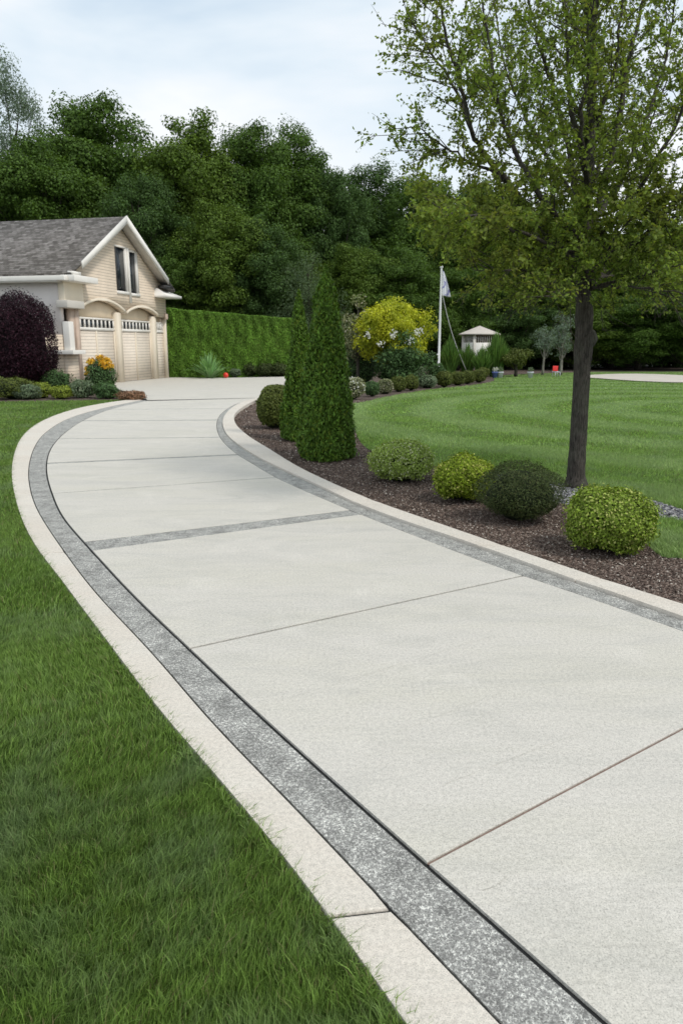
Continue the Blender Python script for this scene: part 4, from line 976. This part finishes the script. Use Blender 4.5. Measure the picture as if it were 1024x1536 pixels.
    for sg, ue in ((-1, -4.15), (1, 4.95)):
        a, b = (ue, C) if sg < 0 else (C, ue)
        V = []
        for y in (OH, DEP + .4):
            for u in (a, b): V += [(u, y, zr(u) + .08), (u, y, zr(u) - .03)]
        # 0: a top,1 a bot,2 b top,3 b bot ; 4.. back
        r.add(V, [(0, 2, 6, 4), (1, 5, 7, 3), (0, 1, 3, 2), (4, 6, 7, 5), (0, 4, 5, 1), (2, 3, 7, 6)], 'shingles')
    ro = r.build('roof', e)
    bm = bmesh.new(); bm.from_mesh(ro.data); bmesh.ops.recalc_face_normals(bm, faces=bm.faces); bm.to_mesh(ro.data); bm.free()
    # barge boards (rakes) + soffit
    for ue in (-3.4, 4.2):
        lo = zr(ue) - .17; hi = zr(ue) + .10; q = [(ue, lo), (C, zr(C) - .19), (C, zr(C) + .12), (ue, hi)]
        plate('barge_board', q if ue < C else q[::-1], [], OH - .05, OH - .002, 'white_trim', e)
        q = [(ue, zr(ue) - .075), (C, zr(C) - .075), (C, zr(C) - .034), (ue, zr(ue) - .034)]
        plate('soffit_board', q, [], OH, -.025, 'soffit', e)
    # eaves: gutter fascia, returns
    f = MB(); f.box((-4.42, -.35, 3.98), (-4.16, DEP + .3, 4.16), 'white_trim'); f.build('eave_fascia', e, bevel=.015)
    f = MB(); f.box((-4.40, -.02, 3.93), (-4.002, DEP, 3.977), 'soffit'); f.build('soffit_board', e)
    f = MB(); f.box((-4.16, -.62, 3.97), (-2.45, -.02, 4.20), 'white_trim'); f.build('eave_return', e, bevel=.02)
    f = MB(); f.add([(3.65, -.62, 3.86), (5.45, -.62, 3.86), (5.45, .6, 3.86), (3.65, .6, 3.86), (3.65, -.62, 3.98), (5.45, -.62, 3.98), (4.95, .2, 4.3), (3.75, -.1, 4.3), (5.45, .6, 3.98), (3.65, .6, 3.98)],
                    [(0, 3, 2, 1), (0, 1, 5, 4), (4, 5, 6, 7), (1, 2, 8, 5), (0, 4, 9, 3), (5, 8, 9, 6), (4, 7, 6, 9)], 'white_trim'); f.build('eave_return', e)
    f = MB(); f.box((4.99, .3, 3.95), (5.2, DEP + .3, 4.1), 'white_trim'); f.build('eave_fascia', e, bevel=.015)
    f = MB(); f.box((-4.15, -.55, 4.21), (-3.55, -.35, 4.33), 'white_trim'); f.build('roof_kick', e)
    dr = MB(); dr.box((3.95, -.5, 4.302), (4.75, -.1, 4.42), 'charcoal_trim'); dr.build('roof_flashing', e)
house()

# ------------------------------------------------------------------ flagpole, gazebo, small things
def lathe(profile, k, mat, mb, c=(0, 0, 0)):
    V = []; Q = []
    for r, z in profile:
        for j in range(k): a = 2 * math.pi * j / k; V.append((c[0] + r * math.cos(a), c[1] + r * math.sin(a), c[2] + z))
    for i in range(len(profile) - 1):
        for j in range(k): Q.append((i * k + j, i * k + (j + 1) % k, (i + 1) * k + (j + 1) % k, (i + 1) * k + j))
    mb.add(V, Q, mat)
Yf = 40.5; b = at(657.2, 560, Yf); top = at(659.2, 402, Yf)
e = empty('flagpole', (b.x, Yf, -.05), 'slim white flagpole rising from the shrub border', 'flagpole')
H = top.z + .05; m = MB(); lathe([(.12, 0), (.12, .08), (.07, .12), (.062, H * .5), (.045, H - .1), (.045, H), (.0, H)], 14, 'pole_white', m); m.build('pole', e, smooth=True)
m = MB(); lathe([(0, -.09), (.06, -.06), (.09, 0), (.06, .06), (0, .09)], 12, 'pole_white', m, (0, 0, H + .05)); m.build('finial', e, smooth=True)
m = MB(); m.box((-.12, -.1, 1.1), (-.06, .1, 1.2), 'pole_white'); m.build('cleat', e)
# flag: limp pennant hanging from the head, white with violet blue figure
def flag_mat():
    m, nt = new_mat('flag_cloth'); tc = nt.nodes.new('ShaderNodeTexCoord')
    f = noise(nt, 3.6, 3, .6, tc.outputs['Object'])
    c = mixc(nt, ramp(nt, [(.55, (0, 0, 0)), (.6, (1, 1, 1))], f), (.80, .80, .84), (.27, .26, .55))
    finish(nt, c, .8)
flag_mat()
V = []; Q = []; nu, nv = 12, 24; FH = (440 - 405) / depth_scale(Yf, 5); FW = .46
for j in range(nv + 1):
    t = j / nv
    for i in range(nu + 1):
        s = i / nu; ww = FW * (.12 + .88 * t ** .8); x = .065 + s * ww; V.append((x, .09 * math.sin(s * 9 + t * 2) * s * (0.5 + t), H - .15 - t * FH - s * .1 * t))
for j in range(nv):
    for i in range(nu): a = j * (nu + 1) + i; Q.append((a, a + 1, a + nu + 2, a + nu + 1))
fo = bpy.data.objects.new('flag', MB().add(V, Q, 'flag_cloth').mesh('flag', True)); col.objects.link(fo); fo.location = e.location
so = fo.modifiers.new('s', 'SOLIDIFY'); so.thickness = .006
tag(fo, 'white flag with violet pattern hanging limp at the pole head', 'flag')
p0 = at(663, 441, Yf); p1 = at(699, 556, Yf + .5); pts = [np.array(p0.lerp(p1, t)) + np.array([-.12 * math.sin(t * 3.14), 0, -.06 * math.sin(t * 3.14)]) for t in np.linspace(0, 1, 14)]
Vt, Qt, Tt = tube(pts, [.022] * 14, 6); m = MB(); m.tube(Vt, Qt, Tt, 'rope'); o = m.build('halyard_rope'); tag(o, 'pale rope slanting from the flag down to the grasses', 'rope')

def gazebo():
    Yg = 43.0; c = at(716, 560, Yg); s = depth_scale(Yg, 2); e = empty('gazebo', (c.x, Yg, -.05), 'small white gazebo with low tan hipped roof behind the grasses', 'gazebo', None, R(18))
    za = at(716, 488.5, Yg).z + .05; ze = at(716, 501, Yg).z + .05; hw = 31 / s * .74
    m = MB(); o_ = .0
    V = [(-hw, -hw, ze), (hw, -hw, ze), (hw, hw, ze), (-hw, hw, ze), (0, 0, za), (-hw, -hw, ze - .06), (hw, -hw, ze - .06), (hw, hw, ze - .06), (-hw, hw, ze - .06)]
    m.add(V, [(0, 1, 4), (1, 2, 4), (2, 3, 4), (3, 0, 4)], 'gazebo_roof'); m.add(V, [(0, 5, 6, 1), (1, 6, 7, 2), (2, 7, 8, 3), (3, 8, 5, 0), (5, 8, 7, 6)], 'gazebo_roof'); m.build('roof', e)
    bw = hw * .76; zb = at(716, 514, Yg).z + .05
    for sx in (-1, 1):
        for sy in (-1, 1):
            m = MB(); m.box((sx * bw - .06, sy * bw - .06, .0), (sx * bw + .06, sy * bw + .06, ze - .061), 'soffit'); m.build('post', e)
    m = MB()
    for (x0, y0, x1, y1) in ((-bw, -bw, bw, -bw), (bw, -bw, bw, bw), (bw, bw, -bw, bw), (-bw, bw, -bw, -bw)):
        for i in range(1, 10):
            t = i / 10; x = x0 + (x1 - x0) * t; y = y0 + (y1 - y0) * t; m.box((x - .013, y - .013, zb), (x + .013, y + .013, ze - .12), 'white_trim')
    m.build('railing', e)
    m = MB(); m.box((-bw + .03, -bw - .03, ze - .13), (bw - .03, -bw + .03, ze - .062), 'brown_wood'); m.box((bw - .03, -bw + .07, ze - .13), (bw + .03, bw - .07, ze - .062), 'brown_wood'); m.box((-bw + .1, bw - .3, zb), (bw - .1, bw - .25, ze - .14), 'charcoal_trim'); m.box((-bw + .1, -bw + .12, zb), (bw - .1, -bw + .15, ze - .14), 'brown_wood'); m.build('rail_and_shade_boards', e)  # brown head rails, plus dark boards added inside so the openings look shaded
    m = MB(); m.box((-bw - .02, -bw - .05, .3), (bw + .02, -bw + .02, zb), 'white_trim'); m.box((bw - .02, -bw + .021, .3), (bw + .05, bw, zb), 'white_trim'); m.box((-bw - .05, -bw + .021, .3), (-bw + .02, bw, zb), 'white_trim'); m.box((-bw + .021, bw - .1, .3), (bw - .021, bw, zb), 'white_trim'); m.build('panel', e)
    m = MB(); m.box((-bw - .1, -bw - .1, .0), (bw + .1, bw + .1, .299), 'brown_wood'); m.build('deck', e)
gazebo()
c = (at(339, 563, 37.5).x, 37.5); m = MB(); lathe([(0, 0)] + [(.135 * math.sin(t), .135 - .135 * math.cos(t)) for t in np.linspace(.15, 3.0, 12)] + [(0, .27)], 20, 'red_ball', m)
o = m.build('ball', smooth=True); o.location = (c[0], c[1] - .05, -.0); tag(o, 'bright red ball on the ground beside the yucca', 'ball')
# folding red chair far off by the young trees
Yc = 40.0; c = at(834, 558, Yc); e = empty('garden_chair', (c.x, Yc, -.05), 'small red backed garden chair left of the shade tree trunk', 'chair', None, R(15))
m = MB(); m.box((-.22, -.2, .34), (.22, .2, .38), 'pale_plastic'); m.build('seat', e); m = MB(); m.box((-.22, .18, .42), (.22, .22, .80), 'red_paint'); m.build('backrest', e, bevel=.01); e.scale = (.72,) * 3
for sx in (-.2, .2):
    for sy in (-.18, .2):
        m = MB(); m.box((sx - .018, sy - .018, 0), (sx + .018, sy + .018, .339 if sy < 0 else .42), 'pale_plastic'); m.build('leg', e)
# pots near the umbrella shrub
for (px, l, mt) in ((742, 'blue flower pot at the left of the bare mulch patch', 'blue_plastic'), (750, 'pale flower pot beside the blue one', 'pale_plastic'), (795, 'small pale pot right of the umbrella shaped tree', 'pale_plastic')):
    c = at(px, 560, 38.5); e = empty('flower_pot', (c.x, 38.5, -.05), l, 'pot', 'flower pots at the far bed edge')
    m = MB(); lathe([(.0, 0), (.11, 0), (.15, .26), (.17, .27), (.17, .32), (.14, .32), (.13, .28), (0, .27)], 14, mt, m); m.build('pot_body', e)
    mb = MB(); n = 160; P = rdirs(n) * rng.uniform(.05, .16, (n, 1)) + np.array([0, 0, .42]); V, q, r = leaves(P, rdirs(n), .06, .04); mb.add(V, q, 'white_flower' if mt == 'blue_plastic' else 'grey_shrub_leaf', r); mb.build('foliage', e)

# ------------------------------------------------------------------ world, sun, camera
wd = bpy.data.worlds.new('World'); sc.world = wd; wd.use_nodes = True; nt = wd.node_tree; nt.nodes.clear()
SE, SR = R(52), R(-38)      # sun high, over the left shoulder
sky = nt.nodes.new('ShaderNodeTexSky'); sky.sky_type = 'NISHITA'; sky.sun_disc = False; sky.sun_elevation = SE; sky.sun_rotation = R(0)
b1 = nt.nodes.new('ShaderNodeBackground'); b1.inputs[1].default_value = .10; nt.links.new(sky.outputs[0], b1.inputs[0])
tc = nt.nodes.new('ShaderNodeTexCoord'); mp = nt.nodes.new('ShaderNodeMapping'); mp.inputs['Scale'].default_value = (1, 1, 3.2); nt.links.new(tc.outputs['Generated'], mp.inputs[0])
f = noise(nt, 1.7, 5, .55, mp.outputs[0], .3)
c = ramp(nt, [(.36, (.60, .72, .83)), (.5, (.76, .845, .91)), (.64, (.93, .95, .97))], f)
b2 = nt.nodes.new('ShaderNodeBackground'); b2.inputs[1].default_value = 1.0; nt.links.new(c, b2.inputs[0])
mx = nt.nodes.new('ShaderNodeMixShader'); mx.inputs[0].default_value = .88; nt.links.new(b1.outputs[0], mx.inputs[1]); nt.links.new(b2.outputs[0], mx.inputs[2])
wo = nt.nodes.new('ShaderNodeOutputWorld'); nt.links.new(mx.outputs[0], wo.inputs[0])
ld = bpy.data.lights.new('sun', 'SUN'); ld.energy = 1.5; ld.angle = R(10); ld.color = (1, .95, .87)
lo = bpy.data.objects.new('sun', ld); col.objects.link(lo)
dv = Vector((.65, -.42, 1.0)); lo.rotation_euler = dv.to_track_quat('Z', 'Y').to_euler(); sky.sun_elevation = math.atan2(dv.z, math.hypot(dv.x, dv.y)); sky.sun_rotation = math.atan2(dv.x, dv.y)
cd = bpy.data.cameras.new('camera'); cam = bpy.data.objects.new('camera', cd); col.objects.link(cam); sc.camera = cam
cam.location = (0, 0, CH); cam.rotation_euler = (math.pi / 2 - TH, 0, 0); cd.sensor_fit = 'VERTICAL'; cd.sensor_height = 36; cd.lens = 36 * F / 1536; cd.clip_end = 2000; cd.clip_start = .05
cd.dof.use_dof = True; cd.dof.focus_distance = 3.6; cd.dof.aperture_fstop = 6.3
sc.view_settings.view_transform = 'Standard'; sc.view_settings.look = 'None'; sc.view_settings.exposure = .2; sc.view_settings.gamma = 1
sc.render.engine = 'CYCLES'; cy = sc.cycles; cy.max_bounces = 6; cy.diffuse_bounces = 3; cy.glossy_bounces = 2; cy.transmission_bounces = 4; cy.transparent_max_bounces = 4; cy.use_denoising = True; cy.sample_clamp_indirect = 5
